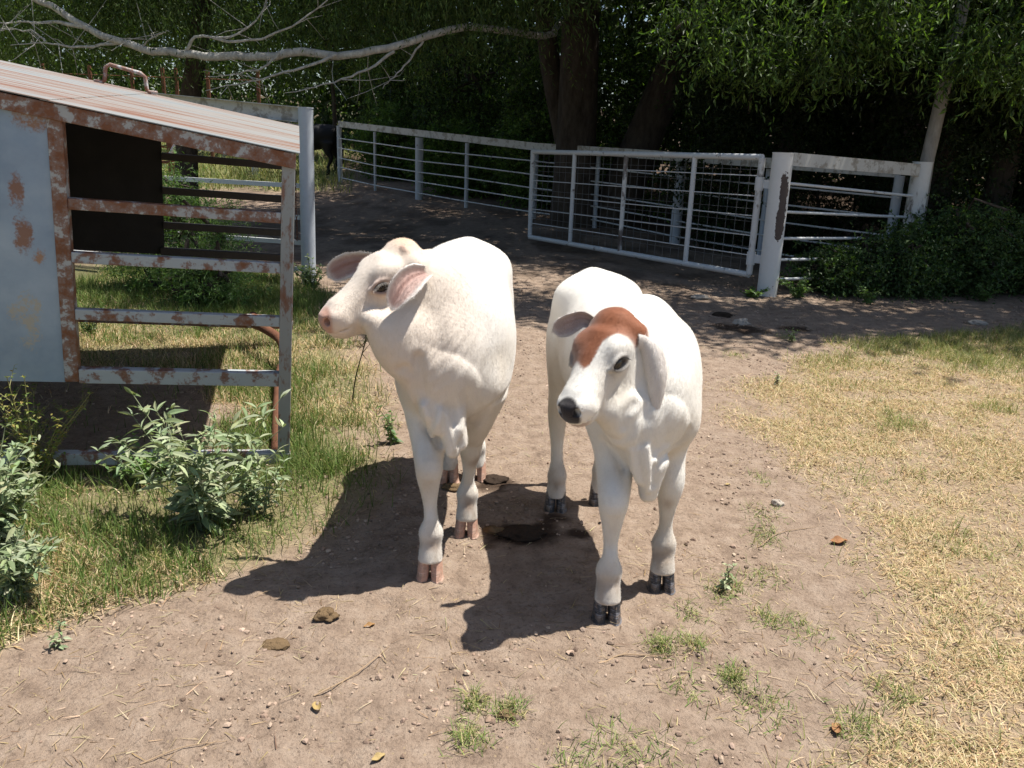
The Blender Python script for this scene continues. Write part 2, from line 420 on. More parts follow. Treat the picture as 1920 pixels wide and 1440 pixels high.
    # head
    n = unit(q['n']); up = np.array(q.get('up', (0, 0, 1)), float); u = unit(up - (up @ n) * n); s_ = np.cross(u, n)  # s_ = animal's left
    O = np.array(q['head'], float); hs = q.get('hs', 1.)
    g = q.get('g', 1.25); hp = lambda t, s, w: tuple(O + hs * (t * n + g * s * s_ + g * w * u))
    RH = [n, s_, u]; hr = lambda *r: (tuple(x * hs * g for x in r) if len(r) == 2 or r[0] < 0 else (r[0] * hs, r[1] * hs * g, r[2] * hs * g))
    hw = lambda a, b, c: (a * hs * g, b * hs * g, c * hs * g)
    skull = [(-.02, -.005, .064, .075, .08), (.035, .0, .084, .084, .115), (.095, -.002, .088, .080, .135), (.155, -.008, .080, .071, .132), (.21, -.020, .066, .060, .108),
             (.265, -.030, .058, .051, .088), (.318, -.037, .056, .046, .076), (.358, -.042, .054, .043, .066), (.384, -.045, .045, .036, .052)]
    pr.append(Sweep([hp(t, 0, w) + hw(a, b1, b2) for t, w, a, b1, b2 in skull], np.cross(n, u), k=.035, cap=.028, ex=2.15))
    pr.append(H(hp(-.005, 0, .062), hr(.05, .058, .036), RH, k=.04))
    for s in (-1, 1):
        pr.append(H(hp(.115, s * .060, .034), hr(.052, .028, .034), RH, k=.035))
        pr.append(H(hp(.09, s * .046, -.088), hr(.085, .032, .052), RH, k=.035))
        pr.append(H(hp(.342, s * .026, -.055), hr(.040, .032, .038), RH, k=.02))
        pr.append(H(hp(.368, s * .031, -.034), hr(.024, .019, .020), RH, k=.014))
        pr.append(H(hp(.150, s * .066, -.012), hr(.035, .018, .014), RH, k=.02))
        pr.append(H(hp(-.002, s * .070, .02), hr(.03, .03, .03), RH, k=.04))            # ear root
    pr.append(Sweep([hp(.10, 0, .066) + hr(.032, .014), hp(.2, 0, .024) + hr(.024, .012), hp(.33, 0, -.006) + hr(.022, .01)], np.cross(n, u), k=.03))
    pr.append(H(hp(.345, 0, -.092), hr(.040, .036, .022), RH, k=.02)); pr.append(H(hp(.11, 0, -.115), hr(.13, .045, .045), RH, k=.06))
    pr.append(H(hp(.25, 0, -.10), hr(.09, .030, .022), RH, k=.03))
    ca, sa = math.cos(.42), math.sin(.42)
    er = lambda t, s, w: hp(.163 + (t - .163) * ca - (w - .007) * sa, s, .007 + (t - .163) * sa * .8 + (w - .007) * ca)
    RE = [n * ca + u * sa, s_, u * ca - n * sa]
    for s in (-1, 1):
        pr.append(H(er(.163, s * .0880, .008), hr(.037, .017, .0170), RE, k=.014, sub=True))
        lid = [er(.120, s * .081, .006), er(.136, s * .0855, .024), er(.162, s * .0855, .030), er(.191, s * .079, .017), er(.208, s * .071, -.006)]
        pr.append(Sweep([l + hr(.0055, .0055) for l in lid], u, k=.010, m=9))
        pr.append(Sweep([l + hr(.004, .004) for l in [er(.120, s * .081, .004), er(.142, s * .0835, -.012), er(.178, s * .079, -.016), er(.208, s * .071, -.008)]], u, k=.008, m=8))
        pr.append(H(hp(.392, s * .027, -.037), hr(.022, .0125, .013), RH, k=.006, sub=True))
        pr.append(Sweep([l + hr(.0028, .0028) for l in [hp(.392, s * .006, -.078), hp(.376, s * .036, -.076), hp(.345, s * .053, -.076), hp(.315, s * .056, -.078)]], u, k=.006, m=10, sub=True))
    if q.get('budR'):
        for s in (-1, 1): pr.append(H(hp(.012, s * .052, .073), hr(.013, .013, .016), RH, k=.010))
    for sw in q.get('extra2', []): pr.append(sw(hp, hr, RH, n, u, s_) if callable(sw) and not isinstance(sw, (Sweep, Ell)) else sw)
    pr += LATE
    V, F = surface(pr, h=q.get('h', .006), post=q.get('post'))
    # colours
    loc = (V - O) / hs; hl = np.stack([loc @ n, loc @ s_ / g, loc @ u / g], 1)
    col = q['colour'](V, hl)
    # ears joined to the same mesh
    Vs, Fs, Cs = [V], [F], [col]; c = len(V)
    for e in q['ears']:
        a, b, d = ear_shell(**e); Vs.append(a); Fs.append(b + c); Cs.append(d); c += len(a)
    VB, FB, CB, HB = V, F, col, hl
    root = empty(q['name'], tuple(q['root']), q['label'], q['cat'], q.get('group'))
    body = mk('body', np.concatenate(Vs), np.concatenate(Fs), q['mat'], root, col=np.concatenate(Cs))
    fur(root, VB, FB, CB, HB, q, np.concatenate(Vs[1:]), np.concatenate(Fs[1:]) - len(VB), np.concatenate(Cs[1:]))
    for s in (-1, 1):
        Ve, Fe = ball(hp(.163, s * .0560, .007), .0365 * hs)
        mk('eye', Ve, Fe, M_EYE, root, origin=hp(.163, s * .0560, .007))
        # lashes
        mb = MB(); rr = random.Random(5)
        for j in range(26):
            f = j / 25; a0 = np.array(er(.126 + .074 * f, s * (.0875 - .013 * f * f), .016 - .020 * f * f + .013 * math.sin(f * 3.1)))
            dv = s * s_ * (.010 + rr.uniform(0, .004)) + u * (-.004 + rr.uniform(-.002, .002)) + n * (f - .3) * .008
            mb.tube([a0, a0 + dv * .6 * hs, a0 + (dv * 1.3 - u * .006) * hs], [.0009, .0006, .0002], 4)
        mb.obj('eyelashes', q['lash'], root)
    for (hx, hy, s) in q['front'] + q['hind']:
        hoof('hoof', q['hoof'], root, hx, hy - .008, .088, ang=q.get('hang', 0.))
    return root, hp
def fur(root, V, F, col, hl, q, V2, F2, C2):
    r = np.random.default_rng(9)
    def grow(V, F, col, dens, L, W, flow, lift, ok=None, jit=.35):
        P4 = V[F]; A = .5 * np.linalg.norm(np.cross(P4[:, 2] - P4[:, 0], P4[:, 3] - P4[:, 1]), axis=1); nrm = np.cross(P4[:, 2] - P4[:, 0], P4[:, 3] - P4[:, 1]); nrm /= np.linalg.norm(nrm, axis=1)[:, None] + 1e-12
        n = int(A.sum() * dens); fi = r.choice(len(F), n, p=A / A.sum()); a, b = r.uniform(0, 1, (2, n, 1)); p = P4[fi]
        c = (p[:, 0] * (1 - a) + p[:, 1] * a) * (1 - b) + (p[:, 3] * (1 - a) + p[:, 2] * a) * b; k = F[fi, 0]; N = VN[k] if VN is not None else nrm[fi]; cc = col[k]
        if ok is not None: m = ok[k]; c, N, cc = c[m], N[m], cc[m]; n = len(c)
        fl = flow(c) if callable(flow) else np.tile(flow, (n, 1)); D = fl + r.normal(size=(n, 3)) * jit; D -= (D * N).sum(1)[:, None] * N; D /= np.linalg.norm(D, axis=1)[:, None] + 1e-9
        D = D + N * (lift * r.uniform(.3, 1.5, n))[:, None]; S = np.cross(D, N); S /= np.linalg.norm(S, axis=1)[:, None] + 1e-9; l = (L * r.uniform(.5, 1.3, n))[:, None]
        T = np.stack([c - N * .0008 - S * W / 2, c - N * .0008 + S * W / 2, c + D * l], 1).reshape(-1, 3); t = (r.uniform(.86, 1.12, n)[:, None] * cc).clip(0, .88)
        return T, np.repeat(N, 3, 0), np.repeat(t, 3, 0)
    P4 = V[F]; fn = np.cross(P4[:, 2] - P4[:, 0], P4[:, 3] - P4[:, 1]); VN = np.zeros_like(V)
    for i in range(4): np.add.at(VN, F[:, i], fn)
    VN /= np.linalg.norm(VN, axis=1)[:, None] + 1e-12
    ok = V[:, 2] > .075; t, s, u = hl.T; hd = (np.abs(s) < .14) & (t > -.1) & (t < .5) & (np.abs(u) < .2)
    ok &= ~(hd & (t > .362) & (u > -.085)); 
    for e in (-1, 1): ok &= np.linalg.norm((hl - [.163, e * .082, .007]) / [.056, .04, .034], axis=1) > 1
    fw = np.array([*q['fw'], 0.]); base = -fw * .55 + np.array([0, 0, -.75])
    nn = lambda c: np.stack([vnoise(c * 7 + 3, 5) - .5, vnoise(c * 7 + 9, 6) - .5, vnoise(c * 7, 7) - .5], 1)
    A = grow(V, F, col, q.get('fdens', 105000), .0085, .0009, lambda c: base + nn(c) * 1.3, .30, ok, .25)
    VN = None
    B_ = grow(V2, F2, C2, 260000, .010, .0009, np.array([0, 0, -1.]), .35, None, .8)
    T = np.concatenate([A[0], B_[0]]); N = np.concatenate([A[1], B_[1]]); Cc = np.concatenate([A[2], B_[2]])
    o = mk('fur', T, np.arange(len(T)).reshape(-1, 3), q['mat'], root, col=Cc)
    try: o.data.normals_split_custom_set_from_vertices(N.tolist())
    except Exception as e: print('fur normals', e)
    o['kind'] = 'stuff'
def ball(c, r, n=16):
    V = []; F = []
    for i in range(n + 1):
        a = math.pi * i / n
        for j in range(2 * n): b = math.pi * j / n; V.append((c[0] + r * math.sin(a) * math.cos(b), c[1] + r * math.sin(a) * math.sin(b), c[2] + r * math.cos(a)))
    for i in range(n):
        for j in range(2 * n): F.append((i * 2 * n + j, (i + 1) * 2 * n + j, (i + 1) * 2 * n + (j + 1) % (2 * n), i * 2 * n + (j + 1) % (2 * n)))
    return np.array(V), np.array(F)
def lerpc(a, b, t): return a * (1 - t[:, None]) + np.array(b)[None] * t[:, None]
def spot(hl, c, r): return np.exp(-(((hl - np.array(c)) / np.array(r))**2).sum(1))

def leg_dirt(V, col, c1, knees, amt=.8):
    low = 1 - sstep(.05, .5, V[:, 2]); nn = fbm(V * 14, 3); mud = fbm(V * [30, 30, 16], 8)
    col = lerpc(col, (.36, .27, .19), np.clip((1 - sstep(.06, .30, V[:, 2])) * sstep(.48, .68, mud) * .5, 0, 1)); col = lerpc(col, (.60, .52, .40), np.clip(sstep(.5, .75, fbm(V * [7, 7, 5], 18)) * .45 * (1 - sstep(.75, .95, V[:, 2])), 0, 1))
    col = lerpc(col, c1, low * .45 * nn)
    for (x, y, z, r) in knees:
        col = lerpc(col, (.30, .19, .12), amt * np.exp(-(((V - [x, y, z]) / [r, r * .8, r * 1.15])**2).sum(1)))
    return col
def colour1(V, hl):
    n = len(V); col = np.tile(np.array([.84, .80, .735]), (n, 1)); nn = fbm(V * 20, 1)
    inh = (1 - sstep(.3, .5, np.linalg.norm(hl - [.18, 0, 0], axis=1)))
    col = lerpc(col, (.70, .575, .46), inh * .6)
    col = lerpc(col, (.62, .42, .27), np.clip(spot(hl, (-.02, .0, .09), (.06, .09, .055)), 0, 1) * .85)
    for s in (-1, 1):
        col = lerpc(col, (.50, .30, .23), spot(hl, (.012, s * .052, .085), (.016, .016, .02)) * .85)
        col = lerpc(col, (.50, .28, .21), spot(hl, (.165, s * .082, .007), (.052, .03, .030)) * .8)
        col = lerpc(col, (.10, .05, .045), spot(hl, (.163, s * .079, .007), (.042, .014, .018)) * .9)
        col = lerpc(col, (.10, .04, .03), spot(hl, (.388, s * .028, -.036), (.022, .014, .013)))
    col = lerpc(col, (.42, .19, .12), sstep(.372, .392, hl[:, 0] + .30 * (hl[:, 2] + .045) - 5.0 * np.clip(hl[:, 1], -.1, .1)**2) * (hl[:, 2] > -.078) * (hl[:, 0] > .3) * (np.linalg.norm(hl[:, 1:] , axis=1) < .2))
    col = lerpc(col, (.66, .47, .38), sstep(.32, .40, hl[:, 0]) * (np.abs(hl[:, 1]) < .1) * (hl[:, 0] < .6) * .35 * (np.abs(hl[:, 2]) < .15))
    col = lerpc(col, (.50, .42, .26), np.clip(spot(V, (-.185, 2.97, .99), (.045, .10, .055)) * sstep(.42, .62, vnoise(V * [95, 30, 14], 44)) * 1.1, 0, 1))
    return leg_dirt(V, col, (.55, .50, .42), [(-.270, 2.63, .345, .030), (-.135, 2.98, .335, .030), (-.26, 2.66, .13, .03), (-.15, 3.0, .13, .03)])
def colour2(V, hl):
    n = len(V); col = np.tile(np.array([.84, .81, .745]), (n, 1)); t, s, u = hl.T
    nn = fbm(V * 26, 4) - .5; near = (np.abs(s) < .13) & (t > -.12) & (t < .47) & (u > -.2)
    # rust cap: forehead and poll, running down the face in two points, leaving white round the eyes
    edge = np.interp(s, [-.12, -.06, -.02, .004, .018, .032, .06, .1], [.19, .22, .235, .262, .24, .15, .10, .07]) + nn * .025
    cap = (1 - sstep(-.012, .012, t - edge)) * sstep(-.010, .014, u - (.005 + nn * .03)) * near
    for q in (-1, 1): cap *= 1 - np.clip((1.6 if q > 0 else .5) * spot(hl, (.165, q * .084, .010), (.070, .040, .042)), 0, 1)
    cap *= sstep(-.07, -.045, t + nn * .04)
    col = lerpc(col, (.24, .072, .022), np.clip(cap, 0, 1))
    for q in (-1, 1):
        col = lerpc(col, (.025, .018, .016), np.clip(spot(hl, (.164, q * .080, .007), (.049, .018, .022)) * 1.7, 0, 1))
        col = lerpc(col, (.38, .35, .33), spot(hl, (.19, q * .06, -.01), (.05, .04, .035)) * .45)
    pad = sstep(.372, .384, t - .003 + .30 * (u + .045) - 13.0 * s * s + nn * .012) * sstep(-.080, -.072, u) * near
    col = lerpc(col, (.022, .018, .02), pad)
    col = lerpc(col, (.45, .30, .24), sstep(.35, .385, t) * (u < -.084) * near * .7)
    col = lerpc(col, (.35, .14, .06), .9 * spot(V, (.318, 3.60, .99), (.05, .06, .035)))
    col = lerpc(col, (.50, .43, .28), np.clip(spot(V, (.535, 2.76, .935), (.045, .08, .055)) * sstep(.42, .62, vnoise(V * [95, 30, 14], 45)) * 1.0, 0, 1))
    return leg_dirt(V, col, (.42, .37, .31), [(.352, 2.400, .350, .028), (.545, 2.615, .335, .026), (.34, 2.43, .13, .05), (.55, 2.64, .13, .05), (.20, 3.27, .14, .05)], .5)
# skin creases and folds of neck, dewlap and elbow, as lines lying on the body
CR1 = [[(-0.305, 2.608, 0.822), (-0.324, 2.607, 0.777), (-0.347, 2.602, 0.790), (-0.365, 2.605, 0.781)], [(-0.310, 2.605, 0.823), (-0.298, 2.608, 0.768), (-0.290, 2.624, 0.686)], [(-0.326, 2.610, 0.761), (-0.320, 2.633, 0.665), (-0.303, 2.745, 0.553), (-0.253, 2.714, 0.491)], [(-0.147, 2.679, 0.576), (-0.167, 2.664, 0.513)], [(-0.005, 2.904, 0.654), (-0.029, 2.816, 0.639), (-0.073, 2.767, 0.615), (-0.121, 2.834, 0.536), (-0.148, 2.867, 0.505)]]
FO1 = [[(-0.290, 2.625, 0.654), (-0.275, 2.633, 0.609), (-0.276, 2.732, 0.531)], [(-0.235, 2.636, 0.634), (-0.246, 2.630, 0.583), (-0.266, 2.724, 0.514)], [(-0.216, 2.648, 0.618), (-0.198, 2.643, 0.550), (-0.200, 2.653, 0.481)], [(-0.180, 2.655, 0.566), (-0.184, 2.652, 0.501)]]
CR2 = [[(0.304, 2.437, 0.632), (0.337, 2.409, 0.635), (0.368, 2.397, 0.665), (0.385, 2.401, 0.705), (0.413, 2.425, 0.736)], [(0.345, 2.395, 0.685), (0.348, 2.395, 0.726), (0.374, 2.411, 0.754)], [(0.406, 2.414, 0.627), (0.409, 2.408, 0.673), (0.418, 2.418, 0.708)], [(0.302, 2.543, 0.581), (0.340, 2.520, 0.547), (0.372, 2.505, 0.510)], [(0.478, 2.453, 0.562), (0.463, 2.444, 0.526), (0.462, 2.445, 0.482)], [(0.574, 2.540, 0.628), (0.541, 2.542, 0.580), (0.489, 2.458, 0.568)]]
FO2 = [[(0.379, 2.425, 0.599), (0.393, 2.434, 0.539), (0.412, 2.438, 0.494)], [(0.421, 2.422, 0.614), (0.432, 2.425, 0.545), (0.442, 2.450, 0.461)], [(0.456, 2.441, 0.561), (0.467, 2.447, 0.537), (0.458, 2.443, 0.497)]]
M_COAT1 = coat_mat('coat_cream'); M_COAT2 = coat_mat('coat_white')

def wrinkles(reg):
    """reg: (centre, radii, direction, wavelength, amplitude, bend)"""
    def post(p, d):
        for c, r, dr, wl, amp, bn in reg:
            c = np.array(c); dr = unit(dr); m = np.exp(-(((p - c) / np.array(r))**2).sum(1)); x = (p - c) @ dr
            ph = x / wl * 2 * np.pi + bn * ((p - c)[:, 2]) * 12 + 3.5 * vnoise(p * [8, 8, 2.2], 7)
            f = np.sin(ph); d = d + amp * m * (f * .5 + .5 * f * np.abs(f))
        return d
    return post
K1 = (.50, .31, .265); W1 = (.80, .75, .70)
calf1 = dict(name='calf', cat='calf', group='white calves standing in the yard',
    label='cream calf with pink muzzle and horn buds, head turned sideways, left of its companion',
    base=(-.215, 3.66), fw=(0, -1), L=.86, Z=1.03, W=1.03, root=(-.21, 3.2, 0), mat=M_COAT1, hoof=M_HOOF1, lash=M_LASH1,
    front=[(-.268, 2.675, -1), (-.160, 3.025, 1)], hind=[(-.275, 3.56, -1), (-.150, 3.60, 1)],
    hump=(.80, 0, 1.0, (.05, .1, .05)),
    neck=dict(rows=[(-.205, 3.06, .80, .165, .20, .26), (-.222, 2.87, .90, .13, .17, .27), (-.28, 2.80, 1.0, .10, .145, .20), (-.34, 2.79, 1.06, .085, .11, .15)],
              side=[(-1, 0, 0), (-.95, .25, 0), (-.7, .6, 0), (-.56, .83, 0)]),
    extra=[Ell((-.375, 2.675, .865), (.07, .045, .080), k=.08)] + [Sweep([a + (.016, .02), b + (.022, .026), c + (.017, .02)], (-1, 0, 0), k=.013) for a, b, c in [((-.325, 2.69, .74), (-.300, 2.665, .68), (-.283, 2.655, .625)), ((-.275, 2.68, .68), (-.255, 2.665, .62), (-.243, 2.655, .565)), ((-.225, 2.685, .62), (-.205, 2.67, .54), (-.192, 2.675, .475)), ((-.175, 2.70, .63), (-.172, 2.685, .56), (-.168, 2.69, .505))]] + [Sweep([(-.46, 2.63, .935, .030, .03), (-.395, 2.65, .875, .05, .07), (-.335, 2.70, .80, .055, .08), (-.275, 2.715, .69, .055, .060), (-.230, 2.73, .59, .040, .045), (-.200, 2.74, .51, .020, .02)],
                 [(-.46, .89, 0), (-.8, .5, 0), (-1, .1, 0), (-1, 0, 0)], k=.09, cap=.03)],
    n=(-.777, -.521, -.352), head=(-.366, 2.79, 1.085), hs=.83, g=1.25, budR=True,
    colour=colour1,
    ears=[dict(path=[(-.295, 2.71, 1.085), (-.332, 2.645, 1.075), (-.362, 2.60, 1.04), (-.388, 2.575, .985)], wdir=(-.55, .25, .8), ndir=(-.5, -1, -.1), W=.045, cup=.55, col_in=K1, col_out=W1, col_rim=W1),
          dict(rnd=1, path=[(-.43, 2.86, 1.08), (-.51, 2.885, 1.090), (-.59, 2.89, 1.072), (-.655, 2.88, 1.035)], wdir=(0, .1, 1), ndir=(.1, -1, -.2), W=.043, cup=.4, col_in=(.45, .26, .22), col_out=W1, col_rim=W1)],
    creases=CR1, folds=FO1,
    post=wrinkles([((-.24, 2.70, .80), (.13, .16, .17), (1, .35, 0), .075, .0012, .3), ((-.20, 2.70, .60), (.09, .08, .13), (1, .2, .1), .055, .006, .3)]))
calf2 = dict(name='calf', cat='calf', group='white calves standing in the yard',
    label='white calf with rust brown forehead and black nose, right of its companion',
    base=(.330, 3.40), fw=(.155, -.988), L=.80, Z=.955, W=.93, root=(.39, 2.95, 0), mat=M_COAT2, hoof=M_HOOF2, lash=M_LASH2,
    front=[(.341, 2.445, -1), (.556, 2.655, 1)], hind=[(.205, 3.285, -1), (.40, 3.36, 1)],
    hump=(.80, .02, 1.02, (.05, .075, .045)),
    neck=dict(rows=[(.44, 2.80, .75, .15, .19, .24), (.428, 2.67, .82, .125, .15, .24), (.39, 2.62, .87, .10, .12, .17), (.36, 2.59, .90, .085, .09, .13)],
              side=[(-.99, -.15, 0), (-.99, .0, 0), (-.95, .2, 0), (-.9, .4, 0)]),
    extra=[Ell((.345, 2.455, .705), (.052, .035, .070), k=.08)] + [Sweep([a + (.014, .018), b + (.020, .024), c + (.014, .018)], (-1, 0, 0), k=.013) for a, b, c in [((.40, 2.47, .62), (.415, 2.455, .55), (.425, 2.46, .49)), ((.445, 2.48, .56), (.452, 2.475, .49), (.453, 2.485, .43)), ((.485, 2.51, .62), (.482, 2.49, .55), (.475, 2.495, .50))]] + [Sweep([(.30, 2.43, .72, .03, .03), (.345, 2.46, .70, .045, .06), (.40, 2.50, .64, .050, .07), (.435, 2.51, .55, .034, .045), (.450, 2.515, .48, .020, .025), (.455, 2.52, .44, .010, .012)],
                 [(-.9, .4, 0), (-.95, .2, 0), (-1, 0, 0), (-1, 0, 0)], k=.09, cap=.03)],
    n=(-.528, -.724, -.444), up=(-.08, .06, 1), head=(.330, 2.565, .925), hs=.82, g=1.25,
    colour=colour2,
    ears=[dict(path=[(.365, 2.54, .94), (.412, 2.485, .935), (.440, 2.45, .84), (.446, 2.44, .72)], wdir=[(.4, -.3, -.8), (.8, -.3, -.5), (1, -.1, 0), (1, -.1, 0)], ndir=(-.3, .9, 0), W=.033, cup=.5, col_in=(.62, .55, .5), col_out=W1, col_rim=W1),
          dict(rnd=1, path=[(.265, 2.61, .955), (.215, 2.61, .972), (.165, 2.59, .957), (.122, 2.57, .938)], wdir=(0, -.1, 1), ndir=(.1, -1, -.2), W=.037, cup=.4, col_in=(.55, .44, .40), col_out=W1, col_rim=W1)],
    creases=CR2, folds=FO2,
    post=wrinkles([((.40, 2.50, .70), (.11, .13, .13), (1, .3, 0), .06, .0016, .3), ((.44, 2.52, .56), (.08, .08, .12), (1, .2, .1), .05, .005, .3)]))
if ONLY in ('', 'calf'):
    build_calf(calf1); print('calf1', round(time.time() - T0, 1))
    build_calf(calf2); print('calf2', round(time.time() - T0, 1))
# ------------------------------------------------------------------ terrain
def gz(y): t = np.asarray(y, float) - 13; return .055 * np.where(t < 30, np.log1p(np.exp(np.clip(t, -30, 30))), t)
EDX = np.interp
def dens_dry(x, y):
    ex = np.interp(y, [1.0, 1.7, 2.1, 2.5, 2.9, 3.3, 3.86, 4.49, 5.39, 5.87, 6.95, 7.5, 8.2, 9.0], [.7, .85, 1.12, 1.2, 1.38, 1.5, 1.42, 1.32, 1.5, 1.95, 2.85, 4.2, 5.6, 30])
    nn = fbm(np.stack([x * 1.7, y * 1.7, x * 0], 1), 11) - .5
    return sstep(-.22, .42, x - ex + nn * .9)
def in_feeder(x, y):
    rx = x + 1.07; ry = y - 3.68; a = rx * .945 + ry * .315; b = -rx * .28 + ry * .955
    nn = (fbm(np.stack([x * 3, y * 3, x * 0], 1), 15) - .5) * 1.1
    return sstep(.05, .35, -a + nn * .7) * sstep(-.05, .25, b + nn * .6) * (1 - sstep(1.7, 2.3, b + nn))
def dens_green(x, y):
    ex = np.interp(y, [1.9, 2.2, 2.4, 2.66, 2.9, 3.08, 3.5, 4.0, 4.3, 5.3, 7.0, 8.4, 9.0, 9.6, 30], [-1.9, -1.50, -1.22, -1.0, -.84, -.72, -.68, -.66, -.6, -.82, -1.5, -2.0, -2.5, -3.0, -6])
    nn = fbm(np.stack([x * 1.9, y * 1.9, x * 0 + 5], 1), 12) - .5
    return sstep(-.12, .25, ex - x + nn * .5) * (1 - .97 * in_feeder(x, y)) * (1 - sstep(9.0, 10.0, y))
def dens_past(x, y):
    nn = fbm(np.stack([x * .5, y * .5, x * 0 + 9], 1), 13) - .5
    return sstep(-.8, .6, (-4.3 - .18 * (y - 20)) - x + nn * 1.2 + .0) * sstep(18.2, 19.8, y + nn * 2)
def height(x, y):
    P = np.stack([x, y, x * 0], 1); near = 1 - sstep(9, 16, y)
    z = gz(y) + (fbm(P * 1.1, 21, 3) - .5) * .035 + near * ((fbm(P * 7, 22, 4) - .5) * .028 + (np.abs(fbm(P * 22, 23, 3) - .5) * -.026 + .003))
    return z
HOOF = [(-.268, 2.675), (-.160, 3.025), (-.275, 3.56), (-.150, 3.60), (.341, 2.445), (.556, 2.655), (.205, 3.285), (.40, 3.36)]
_pr = np.random.default_rng(77); PRINTS = [(_pr.uniform(-1.8, 3.2), 1.5 + 6.5 * _pr.uniform(0, 1)**1.3, _pr.uniform(.022, .04), _pr.uniform(.006, .013), _pr.uniform(0, 3.14)) for _ in range(170)]
def prints(x, y):
    z = np.zeros(len(x))
    for px, py, r, d, a in PRINTS:
        m = (np.abs(x - px) < .12) & (np.abs(y - py) < .12)
        if not m.any(): continue
        dx = x[m] - px; dy = y[m] - py; u = (dx * math.cos(a) + dy * math.sin(a)) / (r * 1.35); v = (-dx * math.sin(a) + dy * math.cos(a)) / r; q = np.sqrt(u * u + v * v)
        z[m] += -d * (1 - sstep(.7, 1.1, q)) * (1 - .7 * np.exp(-(v / .16)**2)) + d * .45 * np.exp(-((q - 1.25) / .22)**2)
    return z
def gh(x, y):
    x = np.atleast_1d(np.asarray(x, float)); y = np.atleast_1d(np.asarray(y, float)); z = height(x, y) + prints(x, y) * (1 - .7 * dens_dry(x, y))
    for hx, hy in HOOF:
        m = np.exp(-(((x - hx)**2 + (y - hy)**2) / .075**2)**1.5); z = z * (1 - m) + .002 * m
    return z
def axis_pts(a, b, d, lo, hi, g=1.16):
    L = list(np.arange(a, b, d)); s = d; v = a; pre = []
    while v > lo: s *= g; v -= s; pre.append(v)
    s = d; v = L[-1]; post = []
    while v < hi: s *= g; v += s; post.append(v)
    return np.array(pre[::-1] + L + post)
M_DIRT = None
def ground_material():
    t = NT('dirt_and_litter'); a = t.attr(); obj = t.tc.outputs['Object']
    n1 = t.noise(1.3, 5, .6); n2 = t.noise(11, 6, .65); n3 = t.noise(70, 4, .7)
    c = t.ramp(n2, [(.30, (.175, .125, .092)), (.46, (.29, .214, .158)), (.70, (.385, .300, .232))])
    c = t.mix(t.math('MULTIPLY', n1, .5), c, (.26, .195, .15))
    sp = t.ramp(n3, [(.34, (.42, .40, .38)), (.47, (1, 1, 1)), (.63, (1, 1, 1)), (.74, (1.5, 1.45, 1.3))])
    c = t.mix(.55, c, sp, 'MULTIPLY')
    v = t.n('ShaderNodeTexVoronoi'); v.inputs['Scale'].default_value = 46; v.inputs['Randomness'].default_value = 1
    t.t.links.new(t.mapv((1, .8, 1)), v.inputs['Vector'])
    sp2 = t.ramp(v.outputs['Distance'], [(.0, (1, 1, 1)), (.13, (.7, .7, .7)), (.2, (0, 0, 0))])
    c = t.mix(t.math('MULTIPLY', sp2, t.math('GREATER_THAN', t.noise(24, 2), .53)), c, (.36, .27, .17))
    # litter where grass grows: point colour, its red channel is the cover, green the greenness, blue the dark manure and litter, and shade painted behind the gate
    s = t.n('ShaderNodeSeparateColor'); t.t.links.new(a, s.inputs[0])
    straw = t.ramp(t.noise(60, 5, .7), [(.3, (.19, .13, .08)), (.5, (.38, .28, .17)), (.7, (.50, .39, .25))])
    grn = t.ramp(t.noise(60, 5, .7), [(.3, (.05, .06, .02)), (.5, (.13, .15, .05)), (.7, (.26, .24, .1))])
    lit = t.mix(s.outputs[1], straw, grn)
    cov = t.math('MULTIPLY', s.outputs[0], .8)
    c = t.mix(cov, c, lit)
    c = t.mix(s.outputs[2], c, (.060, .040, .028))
    t.col(c).rough(.95).set('Specular_IOR_Level', .12)
    h = t.math('ADD', t.math('MULTIPLY', t.noise(34, 6, .7), 1.0), t.math('MULTIPLY', n3, .45))
    t.bump(h, 1.0, .02); return t.m
def build_ground():
    xs = axis_pts(-3.0, 3.6, .020, -90, 90, 1.13); ys = axis_pts(1.1, 7.0, .020, -14, 170, 1.055)
    X, Y = np.meshgrid(xs, ys); x = X.ravel(); y = Y.ravel(); z = gh(x, y)
    nx, ny = len(xs), len(ys); i = np.arange(nx * ny).reshape(ny, nx)
    F = np.stack([i[:-1, :-1], i[:-1, 1:], i[1:, 1:], i[1:, :-1]], -1).reshape(-1, 4)
    cov = np.clip(dens_dry(x, y) * (.55 + .45 * sstep(.34, .54, fbm(np.stack([x * 4, y * 4, x * 0], 1), 41))) + dens_green(x, y) + dens_past(x, y), 0, 1)
    grn = np.clip(dens_green(x, y) * .75 + dens_past(x, y) * .8 + .35 * sstep(5.6, 7, y), 0, 1)
    P = np.stack([x, y, 0 * x], 1)
    dk = np.zeros_like(x)
    for px, py, r in [(.04, 3.02, .13), (.13, 3.07, .09), (-.06, 3.55, .11), (.30, 3.05, .06), (.20, 3.2, .07), (2.0, 7.2, .25), (2.5, 7.3, .18)]:
        dk = np.maximum(dk, sstep(1.25, .6, np.hypot(x - px, (y - py) * 1.25) / r + (fbm(P * 14, 31) - .5) * 1.2))
    dk = np.maximum(dk, .85 * sstep(.2, 1.2, x - (1.36 + (15 - y) * .72)) * sstep(9.4, 10.6, y)); dk = np.maximum(dk, .55 * sstep(7.5, 9.5, y) * sstep(.42, .62, fbm(P * 2.2, 32)) * (y < 20))  # litter behind the gate darkened, painting shade over sunlit spots; then patchy lane litter
    return mk('ground', np.stack([x, y, z], 1), F, ground_material(), col=np.stack([cov, grn, dk], 1))

